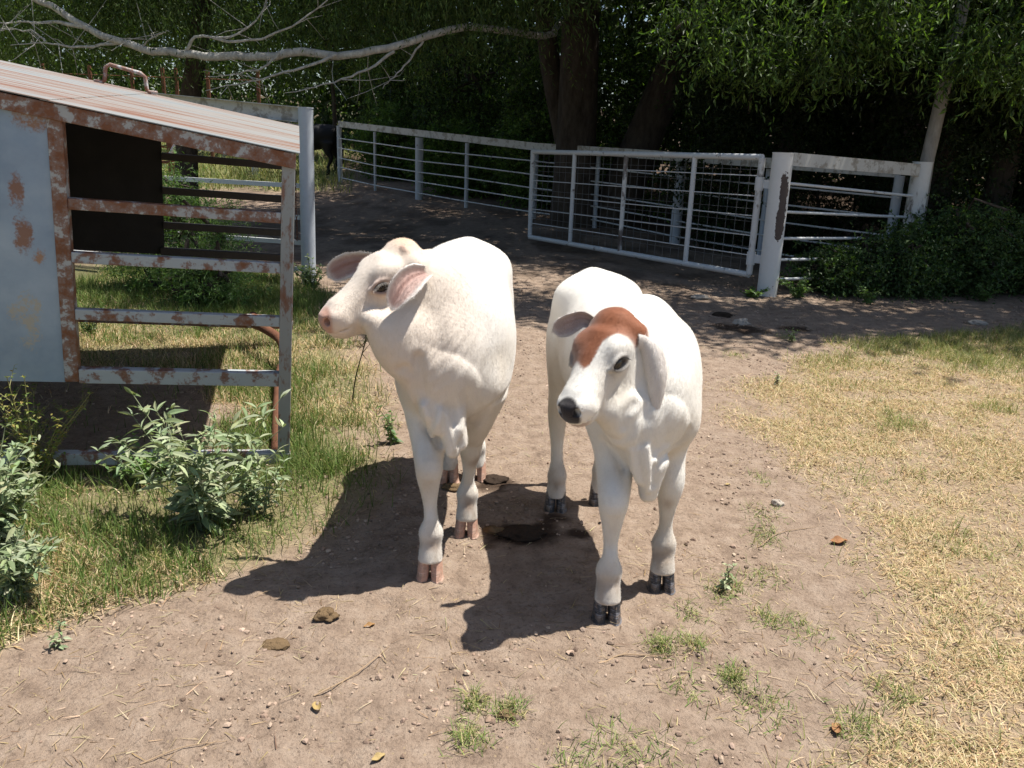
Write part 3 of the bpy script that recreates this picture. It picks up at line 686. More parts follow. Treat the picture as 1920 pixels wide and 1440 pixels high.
# ------------------------------------------------------------------ blades, leaves, clods
def rngs(s): return np.random.default_rng(s)
def blades(P, L, Wd, lean, rng, col, seg=2, az=None, curl=.6):
    """curved tapering blades, one quad strip each"""
    n = len(P); az = rng.uniform(0, 2 * np.pi, n) if az is None else az
    d = np.stack([np.cos(az), np.sin(az), np.zeros(n)], 1); sd = np.stack([-np.sin(az), np.cos(az), np.zeros(n)], 1)
    tw = rng.uniform(-1, 1, n)[:, None]; sd = sd + d * tw * .8; sd /= np.linalg.norm(sd, axis=1)[:, None]
    V = []; ts = np.linspace(0, 1, seg + 1)
    for t in ts:
        a = lean + curl * t * rng.uniform(.6, 1.4, n) if False else lean * (1 + curl * t)
        h = np.cos(np.clip(a, 0, 1.75)); o = np.sin(np.clip(a, 0, 1.75))
        c = P + (d * (o * t * L)[:, None]) + np.stack([0 * h, 0 * h, h * t * L + .002], 1)
        w = Wd * (1 - t**1.5 * .92) * .5
        V += [c - sd * w[:, None], c + sd * w[:, None]]
    V = np.stack(V, 1).reshape(-1, 3); k = 2 * (seg + 1); b = (np.arange(n) * k)[:, None]
    F = np.concatenate([np.concatenate([b + 2 * s, b + 2 * s + 1, b + 2 * s + 3, b + 2 * s + 2], 1) for s in range(seg)])
    return V, F, np.repeat(col, k, axis=0)
def leafq(P, D, L, Wd, rng, col, fold=.25, nrm=None):
    """lance shaped leaves: 6 points, two quads folded on the midrib"""
    n = len(P); D = D / (np.linalg.norm(D, axis=1)[:, None] + 1e-9)
    r = rng.normal(size=(n, 3)) if nrm is None else nrm + rng.normal(size=(n, 3)) * .35
    N = r - (r * D).sum(1)[:, None] * D; N /= (np.linalg.norm(N, axis=1)[:, None] + 1e-9); S = np.cross(D, N)
    L = L[:, None]; W = Wd[:, None]
    a = P; m1 = P + D * L * .45 - N * L * .03; tip = P + D * L - N * L * .16
    l1 = P + D * L * .38 + S * W * .5 + N * W * fold; r1 = P + D * L * .38 - S * W * .5 + N * W * fold
    V = np.stack([a, l1, m1, tip, r1], 1).reshape(-1, 3); b = (np.arange(n) * 5)[:, None]
    F = np.concatenate([np.concatenate([b, b + 1, b + 3, b + 2], 1), np.concatenate([b, b + 2, b + 3, b + 4], 1)])
    return V, F, np.repeat(col, 5, axis=0)
def leaf_mat(name, trans=.35, rough=.5, spec=.35, tint=(1.5, 1.7, .55, 1)):
    t = NT(name); a = t.attr(); t.col(a).rough(rough).set('Specular_IOR_Level', spec)
    tr = t.n('ShaderNodeBsdfTranslucent'); g = t.n('ShaderNodeMix'); g.data_type = 'RGBA'; g.blend_type = 'MULTIPLY'; g.inputs[0].default_value = 1
    t.t.links.new(a, g.inputs[6]); g.inputs[7].default_value = tint; t.t.links.new(g.outputs[2], tr.inputs[0])
    m = t.n('ShaderNodeMixShader'); m.inputs[0].default_value = trans
    t.t.links.new(t.b.outputs[0], m.inputs[1]); t.t.links.new(tr.outputs[0], m.inputs[2])
    t.t.links.new(m.outputs[0], t.t.nodes['Material Output'].inputs[0]); return t.m
M_LEAF = leaf_mat('tree_leaf'); M_GRASS = leaf_mat('grass_blade', .25, .6, .2, (1.15, 1.15, .8, 1)); M_SILVER = leaf_mat('silvery_leaf', .22, .7, .15, (1.1, 1.3, .6, 1))
def bark_mat(name, c1, c2, sc=9, b=.7):
    t = NT(name); n = t.noise(sc, 6, .7, t.mapv((1, 1, .35))); t.col(t.ramp(n, [(.3, c1), (.7, c2)])).rough(.95).set('Specular_IOR_Level', .1)
    t.bump(t.noise(sc * 3, 6, .7, t.mapv((1, 1, .3))), b, .03); return t.m
M_BARK = bark_mat('bark_dark', (.035, .028, .022), (.10, .082, .066)); M_BARKL = bark_mat('bark_pale_grey', (.26, .245, .22), (.62, .60, .55), 16)

def scatter(n, x0, x1, y0, y1, dens, rng, jitter=1.0):
    """points with probability dens(x,y), weighted so that near ground gets more"""
    out = []; tot = 0
    while tot < n:
        m = n * 3; y = y0 + (y1 - y0) * rng.uniform(0, 1, m)**1.35; x = rng.uniform(x0, x1, m)
        k = rng.uniform(0, 1, m) < dens(x, y); out.append(np.stack([x[k], y[k]], 1)); tot += k.sum()
    return np.concatenate(out)[:n]
def pick(rng, n, cols, var=.15, hue=.05):
    c = np.array(cols)[rng.integers(0, len(cols), n)]; return np.clip(c * (1 + rng.normal(0, var, (n, 1))) * (1 + rng.normal(0, hue, (n, 3))), .005, .9)
def stuffobj(name, parts, mat, label, cat, smooth=False):
    V = []; F = []; Cc = []; c = 0
    for v, f, k in parts: V.append(v); F.append(f + c); Cc.append(k); c += len(v)
    o = mk(name, np.concatenate(V), np.concatenate(F), mat, col=np.concatenate(Cc), smooth=smooth)
    return props(o, label, cat, kind='stuff')
def frustum(x, y, m=.15):   # keep what the camera could see, with a margin
    return (np.abs(x) < (.64 + m) * y + .5)
DRY = [(.56, .43, .25), (.47, .35, .19), (.62, .50, .32), (.40, .28, .15), (.36, .32, .16)]
GRN = [(.10, .16, .035), (.14, .20, .05), (.075, .13, .03), (.20, .22, .07)]
def build_grass():
    r = rngs(1)
    # dead mat of grass on the right
    n = 150000; p = scatter(n, .5, 7.5, 1.2, 9, lambda x, y: dens_dry(x, y) * frustum(x, y) * (.30 + .70 * sstep(.34, .54, fbm(np.stack([x * 4, y * 4, x * 0], 1), 41))), r)
    x, y = p.T; z = gh(x, y); g = sstep(5.2, 6.8, y + (fbm(np.stack([x, y, 0 * x], 1) * 1.3, 42) - .5) * 2.5)
    tuft = sstep(.60, .72, fbm(np.stack([x * 2.6, y * 2.6, x * 0], 1), 43)); g = np.clip(g + tuft * .6, 0, 1)
    sel = r.uniform(0, 1, n) < g * .6 + .06
    col = np.where(sel[:, None], pick(r, n, [(.22, .24, .075), (.30, .29, .11), (.16, .20, .06)]), pick(r, n, DRY))
    L = r.uniform(.02, .065, n) * (1 + g * .6); ln = np.where(sel, r.uniform(.2, .9, n), r.uniform(.6, 1.45, n))
    a = blades(np.stack([x, y, z], 1), L, r.uniform(.0016, .0032, n) * (1 + .10 * y), ln, r, col)
    stuffobj('dry_grass', [a], M_GRASS, 'straw yellow mat of dry grass covering the right side of the yard', 'grass')
    # green grass on the left
    n = 105000; p = scatter(n, -4.4, -.3, 1.6, 9.6, lambda x, y: dens_green(x, y) * frustum(x, y) * (.2 + .8 * sstep(.33, .58, fbm(np.stack([x * 3.5, y * 3.5, x * 0], 1), 51))), r)
    x, y = p.T; z = gh(x, y); f = fbm(np.stack([x, y, 0 * x], 1) * 1.6, 52)
    dryness = np.clip(sstep(3.9, 4.6, y) * .75 + sstep(3.1, 2.5, y) * .6 + (f - .5) * 1.1, 0, .95) * (1 - .6 * sstep(6.2, 7.4, y))
    sel = r.uniform(0, 1, n) < dryness
    col = np.where(sel[:, None], pick(r, n, DRY), pick(r, n, GRN))
    L = r.uniform(.04, .12, n) * np.where(sel, .75, 1.0) * (1 + .25 * sstep(7, 8, y)); ln = np.where(sel, r.uniform(.4, 1.3, n), r.uniform(.05, .75, n))
    a = blades(np.stack([x, y, z], 1), L, r.uniform(.0022, .0042, n) * (1 + .08 * y), ln, r, col)
    stuffobj('green_grass', [a], M_GRASS, 'green and straw grass growing around the feeder and the calf on the left', 'grass')
    # pasture beyond the pens
    n = 60000; p = scatter(n, -42, 1, 18.5, 60, lambda x, y: dens_past(x, y) * (x > -.8 * y) * (x < -.12 * y), r)
    x, y = p.T; col = pick(r, n, [(.17, .21, .06), (.25, .27, .09), (.33, .31, .12), (.12, .17, .045)])
    a = blades(np.stack([x, y, gz(y)], 1), r.uniform(.12, .42, n), r.uniform(.012, .03, n), r.uniform(.1, .8, n), r, col)
    stuffobj('pasture_grass', [a], M_GRASS, 'tall sunlit pasture grass behind the pens at far left', 'grass')
    # short tufts on the bare dirt
    c = [(.95, 2.76), (.79, 2.66), (.54, 2.08), (.69, 2.14), (.63, 2.50), (.89, 2.47), (-.07, 1.98), (-.08, 1.84), (.03, 1.95), (.30, 1.84), (.42, 1.79), (.98, 2.42), (.36, 1.76), (.74, 2.02), (1.1, 3.3), (1.05, 3.1), (.6, 2.3), (.2, 1.72), (1.0, 1.95), (1.15, 2.1), (.5, 2.3), (1.2, 3.7), (1.7, 6.2), (2.3, 6.9)]
    P = []; 
    for i, (cx, cy) in enumerate(c):
        m = r.integers(60, 190); s = r.uniform(.02, .055); P.append(np.stack([cx + r.normal(0, s, m), cy + r.normal(0, s * 1.2, m)], 1))
    P = np.concatenate(P); n = len(P); x, y = P.T
    a = blades(np.stack([x, y, gh(x, y)], 1), r.uniform(.015, .06, n), r.uniform(.002, .0036, n), r.uniform(.2, 1.25, n), r, pick(r, n, [(.17, .22, .06), (.27, .29, .11), (.42, .36, .18), (.13, .19, .05)]))
    stuffobj('grass_tufts', [a], M_GRASS, 'short half green grass tufts dotted over the bare dirt in front', 'grass')
def build_litter():
    r = rngs(2)
    # straw bits lying on the dirt
    def d(x, y): return frustum(x, y) * (.15 + .85 * sstep(.42, .62, fbm(np.stack([x * 2.2, y * 2.2, x * 0], 1), 61))) * (1 - .5 * dens_dry(x, y))
    n = 14000; p = scatter(n, -4, 6, 1.3, 10, d, r); x, y = p.T
    a = blades(np.stack([x, y, gh(x, y) + .001], 1), r.uniform(.012, .07, n), r.uniform(.0015, .0035, n), r.uniform(1.35, 1.6, n), r, pick(r, n, [(.42, .33, .19), (.32, .23, .12), (.50, .41, .26), (.20, .13, .08)]), curl=.05, seg=2)
    stuffobj('straw_litter', [a], M_GRASS, 'loose bits of straw and dry stems strewn over the dirt', 'straw')
    # dirt clods and crumbs
    n = 24000; p = scatter(n, -4, 6, 1.25, 10, lambda x, y: frustum(x, y) * (.05 + .95 * sstep(.45, .66, fbm(np.stack([x * 3.1, y * 3.1, x * 0], 1), 62))) * (1 - .8 * dens_dry(x, y)), r); x, y = p.T
    t = (1 + 5**.5) / 2; ico = np.array([(-1, t, 0), (1, t, 0), (-1, -t, 0), (1, -t, 0), (0, -1, t), (0, 1, t), (0, -1, -t), (0, 1, -t), (t, 0, -1), (t, 0, 1), (-t, 0, -1), (-t, 0, 1)]) / 1.9
    fi = np.array([(0, 11, 5), (0, 5, 1), (0, 1, 7), (0, 7, 10), (0, 10, 11), (1, 5, 9), (5, 11, 4), (11, 10, 2), (10, 7, 6), (7, 1, 8), (3, 9, 4), (3, 4, 2), (3, 2, 6), (3, 6, 8), (3, 8, 9), (4, 9, 5), (2, 4, 11), (6, 2, 10), (8, 6, 7), (9, 8, 1)])
    s = r.lognormal(-5.6, .6, n).clip(.0014, .012); sc = s[:, None, None] * r.uniform(.6, 1.3, (n, 1, 3)) * r.uniform(.7, 1.25, (n, 12, 1)) * np.array([1, 1, .65])
    V = ico[None] * sc + np.stack([x, y, gh(x, y) + s * .25], 1)[:, None]
    col = pick(r, n, [(.31, .225, .17), (.22, .155, .115), (.35, .265, .20), (.28, .205, .155)], .2, .01)
    o = mk('dirt_clods', V.reshape(-1, 3), (fi[None] + (np.arange(n) * 12)[:, None, None]).reshape(-1, 3), attr_mat('clod', .95), col=np.repeat(col, 12, axis=0), smooth=False)
    props(o, 'small crumbs and clods of dirt scattered over the yard floor', 'dirt clods', kind='stuff')
def attr_mat(name, rough=.8):
    t = NT(name); t.col(t.attr()).rough(rough).set('Specular_IOR_Level', .15); t.bump(t.noise(120, 4), .5, .005); return t.m

def lump(name, c, r, mat, seed, label, cat, group=None, nz=.6, n=40):
    """an irregular stone or pat resting on the ground"""
    V, F = ball((0, 0, 0), 1.0, n=n // 2); rr = np.linalg.norm(V, axis=1)
    k = 1 + nz * (fbm(V * 1.6 + seed * 7.3, seed, 3) - .5) * 2 + nz * .4 * (fbm(V * 5 + seed, seed + 1, 3) - .5)
    V = V * k[:, None]; V[:, 2] = np.where(V[:, 2] < 0, V[:, 2] * .4, V[:, 2])
    z = float(gh(c[0], c[1])[0]); V = V * np.array(r) + np.array([c[0], c[1], z + r[2] * .12])
    return props(mk(name, V, F, mat, origin=(c[0], c[1], z)), label, cat, group)
# ------------------------------------------------------------------ painted and rusty metal
def rusty(name, paint, amt=.5, streak=None, rustc=((.11, .038, .018), (.30, .105, .035)), scale=6, rough=.55, metal=0.0):
    t = NT(name); sc = streak or (1, 1, 1)
    n1 = t.noise(scale, 6, .62, t.mapv(sc)); n2 = t.noise(scale * 6, 5, .65, t.mapv(sc)); n3 = t.noise(2.2, 3)
    f = t.math('ADD', t.math('MULTIPLY', n1, .75), t.math('MULTIPLY', n2, .25))
    m = t.ramp(f, [(.62 - amt * .35, (0, 0, 0)), (.67 - amt * .35, (.75, .75, .75)), (.74 - amt * .3, (1, 1, 1))])
    pc = t.mix(t.math('MULTIPLY', n3, .5), paint, tuple(p * .72 for p in paint)); pc = t.mix(t.math('MULTIPLY', t.noise(24, 4), .25), pc, (.30, .22, .17))
    rc = t.mix(n2, rustc[0], rustc[1]); t.col(t.mix(m, pc, rc)).rough(rough).set('Metallic', metal)
    t.bump(t.math('ADD', t.math('MULTIPLY', m, .6), t.math('MULTIPLY', n2, .5)), .35, .003); return t.m
RC = ((.085, .028, .012), (.25, .088, .034))
M_FRAME = rusty('frame_blue_grey_rusty', (.40, .45, .48), .34, scale=14, rustc=RC)
M_FRAMER = rusty('frame_mostly_rust', (.42, .44, .45), .58, scale=16, rustc=RC)
M_POSTR = rusty('feeder_post_rust', (.30, .32, .32), .33, (1, 1, .4), scale=11, rustc=RC)
M_WHITE = rusty('white_pipe_paint', (.66, .69, .70), .10, scale=5, rustc=((.035, .025, .02), (.12, .06, .04)))
M_WHITEP = rusty('white_post_peeling', (.68, .70, .69), .30, (1, 1, .45), scale=4.2, rustc=((.040, .028, .026), (.085, .055, .045)))
M_BLUEP = rusty('blue_white_post', (.50, .56, .62), .04, scale=4, rustc=((.03, .025, .02), (.1, .05, .03)))
M_BEAM = rusty('stained_white_beam', (.56, .57, .54), .34, (1, 1, 1), scale=7, rustc=((.16, .14, .11), (.34, .31, .26)))
M_SHADEF = plain('frame_back_shaded', (.055, .05, .048), .7, .3, .3, 30, .5)  # back rails and post: shade under the roof painted into the frame colour
M_RUST = plain('rust_pipe', (.19, .085, .050), .85, .2, .5, 40, .5)
M_WIRE = plain('galvanised_wire', (.13, .13, .13), .5, .4)
M_WOODPOLE = bark_mat('grey_pole', (.20, .18, .16), (.36, .34, .31), 10, .3)
def sheet_mat():
    t = NT('sheet_blue_grey'); n = t.noise(3.2, 5, .6); n2 = t.noise(14, 5, .6); n4 = t.noise(90, 3)
    c = t.ramp(n, [(.3, (.15, .23, .35)), (.5, (.23, .32, .45)), (.72, (.34, .43, .55))]); c = t.mix(t.math('MULTIPLY', n2, .35), c, (.42, .46, .52))
    # rust: a vertical run, a corner bloom and a pale brown scar, with ragged edges
    sx = t.n('ShaderNodeSeparateXYZ'); t.t.links.new(t.tc.outputs['Object'], sx.inputs[0])
    def blob(x, z, rx, rz, thr, col, c):
        dx = t.math('DIVIDE', t.math('SUBTRACT', sx.outputs[0], x), rx); dz = t.math('DIVIDE', t.math('SUBTRACT', sx.outputs[2], z), rz)
        r = t.math('ADD', t.math('MULTIPLY', dx, dx), t.math('MULTIPLY', dz, dz)); f = t.math('ADD', r, t.math('MULTIPLY', t.math('SUBTRACT', n2, .5), 5.0)); f = t.math('ADD', f, t.math('MULTIPLY', t.math('SUBTRACT', n4, .5), 2.5))
        m = t.ramp(f, [(0, (.85, .85, .85)), (thr * .6, (.6, .6, .6)), (min(1, thr + .5), (0, 0, 0))]); return t.mix(m, c, col)
    rc = (.22, .085, .032)
    c = blob(-.97, 1.50, .07, .07, .5, (.26, .12, .05), c); c = blob(-1.05, 1.18, .03, .09, .5, rc, c); c = blob(-1.035, .84 + .18, .035, .10, .5, rc, c)
    c = blob(-.985, .93, .03, .04, .35, (.33, .17, .08), c); c = blob(-1.04, .66, .07, .12, .15, (.40, .36, .30), c)
    t.col(c).rough(.42).set('Metallic', .25); t.bump(t.noise(5, 3), .15, .01); return t.m
def roof_mat():
    t = NT('roof_sheet_streaked'); n = t.noise(1.0, 5, .6, t.mapv((.4, 8, 1))); n2 = t.noise(1.0, 4, .6, t.mapv((1.0, 30, 1))); n3 = t.noise(2.0, 4)
    f = t.math('ADD', t.math('MULTIPLY', n, .62), t.math('MULTIPLY', n2, .38))
    c = t.ramp(f, [(.36, (.18, .205, .22)), (.46, (.26, .27, .27)), (.52, (.26, .22, .19)), (.55, (.17, .055, .025)), (.58, (.22, .12, .08)), (.62, (.26, .26, .255))])
    c = t.mix(t.math('MULTIPLY', n3, .12), c, (.32, .27, .23)); t.col(c).rough(.5).set('Metallic', .1); t.bump(n2, .12, .003); return t.m
# ------------------------------------------------------------------ the feeder
def build_feeder():
    U = unit((.966, .25, -.055)); Vv = np.array([-.245, .968, .055]); Vv = unit(Vv - (Vv @ U) * U); Wv = np.cross(U, Vv)
    O = (-1.07, 3.68, 0.0)
    root = empty('cattle_feeder', O, 'rusty blue grey sheet metal calf feeder with sloped streaked roof and open rails', 'cattle feeder')
    root.matrix_world = Matrix(((U[0], Vv[0], Wv[0], O[0]), (U[1], Vv[1], Wv[1], O[1]), (U[2], Vv[2], Wv[2], O[2]), (0, 0, 0, 1)))
    def part(mb, name, mat, label=None, smooth=False, bevel=.003, parent=None):
        o = mk(name, np.concatenate(mb.V), mb.F, mat, smooth=smooth); o.parent = parent or root
        if bevel:
            m = o.modifiers.new('bevel', 'BEVEL'); m.width = bevel; m.segments = 2; m.limit_method = 'ANGLE'
        if label: o['label'] = label
        return o
    D = 2.42; zr = lambda x: 1.44 - .122 * x
    XL = -2.35
    # skids
    part(MB().box((XL, .0, .0), (.03, .052, .055)), 'skid', M_FRAME)
    part(MB().box((XL, D - .05, .0), (.03, D, .06)), 'skid', M_FRAMER)
    # posts
    for y in (0, D - .055):
        part(MB().box((-.028, y + .002, .056), (.027, y + .055, 1.44)), 'post', M_POSTR if y == 0 else M_SHADEF)
        if y == 0: part(MB().box((-.918, y + .002, .395 if y == 0 else .39), (-.862, y + .058, zr(-.89) - .012)), 'post', M_FRAMER)
    # rails
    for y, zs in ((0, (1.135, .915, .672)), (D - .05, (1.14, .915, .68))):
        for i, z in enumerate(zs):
            part(MB().box((-.862 if y < 1 else -.84, y + .006, z), (-.028, y + .046, z + .046)), 'rail', M_SHADEF if y > 1 else (M_FRAMER if i == 0 else M_FRAME), 'rail rusted all over' if (i == 0 and y == 0) else None)
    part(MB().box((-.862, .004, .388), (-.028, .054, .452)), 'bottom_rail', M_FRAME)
    part(MB().box((-.862, D - .05, .50), (-.028, D - .005, .55)), 'bottom_rail', M_SHADEF)
    # sloped top angle, front and back
    for y in (-.012, D - .045):
        mb = MB(); V = []
        for x in (XL, .03):
            z = zr(x); V += [(x, y, z - .066), (x, y + .05, z - .066), (x, y + .05, z - .003), (x, y, z - .003)]
        mb.add(V, [(0, 1, 2, 3), (7, 6, 5, 4), (0, 4, 5, 1), (1, 5, 6, 2), (2, 6, 7, 3), (3, 7, 4, 0)]); part(mb, 'roof_angle', M_FRAMER)
    mb = MB(); mb.box((-.02, .055, 1.372), (.028, D - .06, 1.432)); part(mb, 'roof_angle', M_FRAMER)
    # roof of two sheets, the seam lapped
    rm = roof_mat()
    for x0, x1, dz in ((XL, -.90, .003), (-.93, .045, .0)):
        V = []
        for x in (x0, x1):
            for y in (-.02, D + .01):
                for h in (0, .004): V.append((x, y, zr(x) + dz + h))
        part(MB().add(V, [(0, 2, 3, 1), (4, 5, 7, 6), (0, 1, 5, 4), (2, 6, 7, 3), (1, 3, 7, 5), (0, 4, 6, 2)]), 'roof_sheet', rm, bevel=0)
    # front and back sheets
    sm = sheet_mat(); bm_ = plain('sheet_inner_shaded', (.035, .035, .038), .7, .2, .2, 20, .5)  # back sheet near black: the roof's shade is put into its colour
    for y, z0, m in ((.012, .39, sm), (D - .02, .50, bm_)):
        V = []
        for x in (XL, -.919 if y < 1 else -.84):
            for (yy, z) in ((y, z0), (y + .003, z0), (y + .003, zr(x) - .068), (y, zr(x) - .068)): V.append((x, yy, z))
        part(MB().add(V, [(0, 3, 7, 4), (1, 5, 6, 2), (0, 4, 5, 1), (3, 2, 6, 7), (4, 7, 6, 5), (0, 1, 2, 3)]), 'side_sheet', m, bevel=0)
    # left end wall, outside the picture
    part(MB().box((XL - .003, .02, .40), (XL, D - .03, zr(XL) - .07)), 'end_sheet', M_FRAME, bevel=0)
    # roof handle
    mb = MB(); x0, x1 = -1.16, -.89; y = D - .12; hz = .125
    mb.tube([(x0 - .05, y, zr(x0) + .016), (x0, y, zr(x0) + .016), (x0 + .012, y, zr(x0) + .03), (x0 + .02, y, zr(x0) + hz - .02), (x0 + .045, y, zr(x0) + hz), (x1 - .045, y, zr(x1) + hz), (x1 - .02, y, zr(x1) + hz - .02), (x1 - .012, y, zr(x1) + .03), (x1, y, zr(x1) + .016), (x1 + .05, y, zr(x1) + .016)], .0125, 10)
    part(mb, 'roof_handle', M_FRAMER, smooth=True, bevel=0)
    # skid pipe along the open side and the bent hoop behind it
    mb = MB(); mb.tube([(-.03, .08, .03), (-.035, .5, .03), (-.04, 1.2, .035), (-.03, 1.35, .04)], .032, 12); part(mb, 'skid_pipe', M_RUST, smooth=True, bevel=0)
    mb = MB(); mb.tube(catmull([(-.02, 1.42, .05), (-.04, 1.75, .09), (-.16, 2.05, .09), (-.24, 2.25, .07), (-.25, 2.34, .11)], 14), .031, 12); part(mb, 'bent_pipe', M_RUST, smooth=True, bevel=0)
# ------------------------------------------------------------------ fences and gate
def lf_root(name, loc, label, cat, group=None): return empty(name, loc, label, cat, group)
def bar(mb, a, b, w, h):
    """rectangular bar from a to b, w wide across, h high, its top along a-b"""
    a = np.array(a, float); b = np.array(b, float); d = b - a; L = np.linalg.norm(d); d /= L; s = unit(np.cross(d, (0, 0, 1))); u = np.cross(s, d)
    return mb.box((0, -w / 2, -h), (L, w / 2, 0), d, s, u, a)
def channel(mb, a, b, w, h, th=.008):
    """C channel open downwards/backwards"""
    a = np.array(a, float); b = np.array(b, float); d = b - a; L = np.linalg.norm(d); d /= L; s = unit(np.cross(d, (0, 0, 1))); u = np.cross(s, d)
    mb.box((0, w / 2 - th, -h), (L, w / 2, 0), d, s, u, a); mb.box((0, -w / 2, -th), (L, w / 2 - th, 0), d, s, u, a); mb.box((0, -w / 2, -h), (L, w / 2 - th, -h + th), d, s, u, a)
    return mb
def build_fences():
    G = lambda x, y: float(gz(y))
    # long back fence
    P = [(-4.40, 20.98, 1.44, .06), (-3.28, 19.44, 1.40, .032), (-2.13, 18.17, 1.38, .085), (-1.06, 17.15, 1.36, .042), (.26, 15.88, 1.37, .075), (1.36, 15.0, 1.38, .04), (2.52, 13.47, 1.38, .085), (3.5, 12.1, 1.38, .04), (4.60, 10.42, 1.40, .06)]
    r = empty('fence', (P[4][0], P[4][1], G(0, P[4][1])), 'long grey white pipe fence with thin rods running back to the far cow', 'fence')
    for x, y, h, rad in P: MB().tube([(x, y, G(x, y) - .05), (x, y, G(x, y) + h - .11)], rad, 14).obj('post', M_BLUEP, r, smooth=True)
    for i, ((a, b), c) in enumerate(zip(zip(P[:-1], P[1:]), range(9))):
        pass
    mb = MB(); bar(mb, (*P[0][:2], G(0, P[0][1]) + P[0][2] - .0), (*P[4][:2], G(0, P[4][1]) + P[4][2]), .05, .135); mb.obj('top_rail', M_BEAM, r)
    mb = MB(); bar(mb, (*P[4][:2], G(0, P[4][1]) + P[4][2]), (*P[8][:2], G(0, P[8][1]) + P[8][2]), .05, .135); mb.obj('top_rail', M_BEAM, r)
    for k, f in enumerate((.80, .62, .44, .28, .10)):
        pts = [(x + .06 if False else x, y - rad - .012, G(x, y) + f * 1.3 + .01 * math.sin(i * 2.1 + k)) for i, (x, y, h, rad) in enumerate(P)]
        MB().tube(pts, .0125, 6).obj('rod', M_WHITE, r, smooth=True)
    # near right section: great post, channel rail, rods, second post
    A = (2.76, 9.10); B = (4.70, 10.10)
    r = empty('fence', (A[0], A[1], 0), 'short white fence section between two thick posts, top channel stained, bushes growing into it', 'fence')
    t = MB().tube([(2.765, 9.10, -.1), (2.76, 9.10, 1.50)], .108, 28); t.tube([(2.76, 9.10, 1.50), (2.76, 9.10, 1.512)], .112, 28); t.obj('post', peel_mat(), r, smooth=True)['label'] = 'thick white post with a long dark peeled patch'
    t = MB().tube([(4.69, 10.1, -.1), (4.70, 10.1, 1.455)], .108, 28); t.tube([(4.70, 10.1, 1.455), (4.70, 10.1, 1.466)], .112, 28); t.obj('post', M_WHITEP, r, smooth=True)
    mb = MB(); channel(mb, (2.86, 9.13, 1.515), (4.62, 10.04, 1.44), .075, .135); mb.obj('top_rail', M_BEAM, r)
    for z0, z1 in ((1.20, 1.075), (.90, .83), (.615, .585), (.385, .35), (.17, .14)):
        MB().tube([(2.84, 9.13, z0), (4.62, 10.05, z1)], .0165, 10).obj('rod', M_WHITE, r, smooth=True)
    # gate, hinged on the great post and swung back
    a = np.array([2.58, 9.22]); b = np.array([.19, 12.95]); d = b - a
    root = empty('gate', (a[0], a[1], 0), 'long white pipe and wire mesh gate standing open behind the calves', 'gate')
    pt = lambda s, z: (a[0] + d[0] * s, a[1] + d[1] * s, z)
    zb = lambda s: .20 - .07 * s; ztp = lambda s: 1.455 - .06 * s
    for zf, nm in ((ztp, 'top_tube'), (zb, 'bottom_tube')): MB().tube([pt(-.0, zf(0)), pt(1, zf(1))], .034, 14).obj(nm, M_WHITE, root, smooth=True)
    for s, w in ((.0, .036), (.228, .030), (.509, .030), (.762, .030), (1., .034)):
        MB().tube([pt(s, zb(s) + .005), pt(s, ztp(s) - .005)], w, 14).obj('upright', M_WHITEP if s in (0., .509) else M_WHITE, root, smooth=True)
    mb = MB()
    for k in range(1, 31):
        s = k / 31; mb.tube([pt(s, zb(s) + .03), pt(s + .002 * math.sin(k), ztp(s) - .03)], .0028, 4, False)
    mb.obj('wire_mesh', M_WIRE, root)
    for k, f in enumerate((.17, .34, .51, .68, .85)):
        MB().tube([pt(.0, zb(0) + f * 1.25), pt(1, zb(1) + f * 1.25)], .0065, 6).obj('rod', M_WHITE, root, smooth=True)
    mb = MB()
    for k in range(8):
        f = .10 + k * .11 + .03; mb.tube([pt(.0, zb(0) + f * 1.25), pt(1, zb(1) + f * 1.25)], .0026, 4, False)
    mb.obj('wire_mesh', M_WIRE, root)
    for z in (.38, 1.18):
        mb = MB().tube([(2.58, 9.22, z - .07), (2.58, 9.22, z + .07)], .048, 16); mb.box((0, -.01, -.045), (.12, .01, .045), unit((.18, -.12, 0)), unit((.12, .18, 0)), (0, 0, 1), (2.60, 9.205, z)); mb.obj('hinge', M_WHITE, root, smooth=True)
    # left post with beam and rails running away behind the feeder
    r = empty('fence', (-2.22, 8.74, 0), 'pale blue white pipe post with rails running left behind the feeder', 'fence')
    t = MB().tube([(-2.19, 8.74, -.1), (-2.165, 8.74, 1.765)], .075, 26); t.tube([(-2.165, 8.74, 1.765), (-2.165, 8.74, 1.777)], .079, 26); t.obj('post', M_BLUEP, r, smooth=True)
    mb = MB(); channel(mb, (-2.24, 8.76, 1.78), (-5.6, 9.6, 1.99), .07, .15); mb.obj('top_beam', M_BEAM, r)
    for z0, z1 in ((1.01, 1.03), (.69, .70), (.43, .44), (.15, .15)): mb = MB(); bar(mb, (-2.25, 8.75, z0 + .02), (-5.4, 9.5, z1 + .02), .03, .045); mb.obj('rail', M_WHITE, r)
    MB().tube([(-5.42, 9.52, -.1), (-5.42, 9.52, 1.9)], .07, 20).obj('post', M_BLUEP, r, smooth=True)
    mb = MB()
    for k in range(26):
        z = 1.22 - k * .030; ax = (1, 0, 0) if k % 2 else (0, 1, 0); o = np.array([-2.285, 8.70, z]); q = [o + np.array(ax) * .009 * math.cos(q_) + np.array([0, 0, 1]) * .02 * math.sin(q_) for q_ in np.linspace(0, 2 * np.pi, 9)]
        mb.tube(q, .003, 4, False)
    props(mb.obj('chain', M_RUST, None, smooth=True, origin=(-2.285, 8.70, .45)), 'rusty chain hanging beside the pale blue white post', 'chain')
    # pens in the pasture
    r = empty('fence', (-9.2, 26.0, float(gz(26.))), 'white posted fence with thin rails out in the sunny pasture', 'fence')
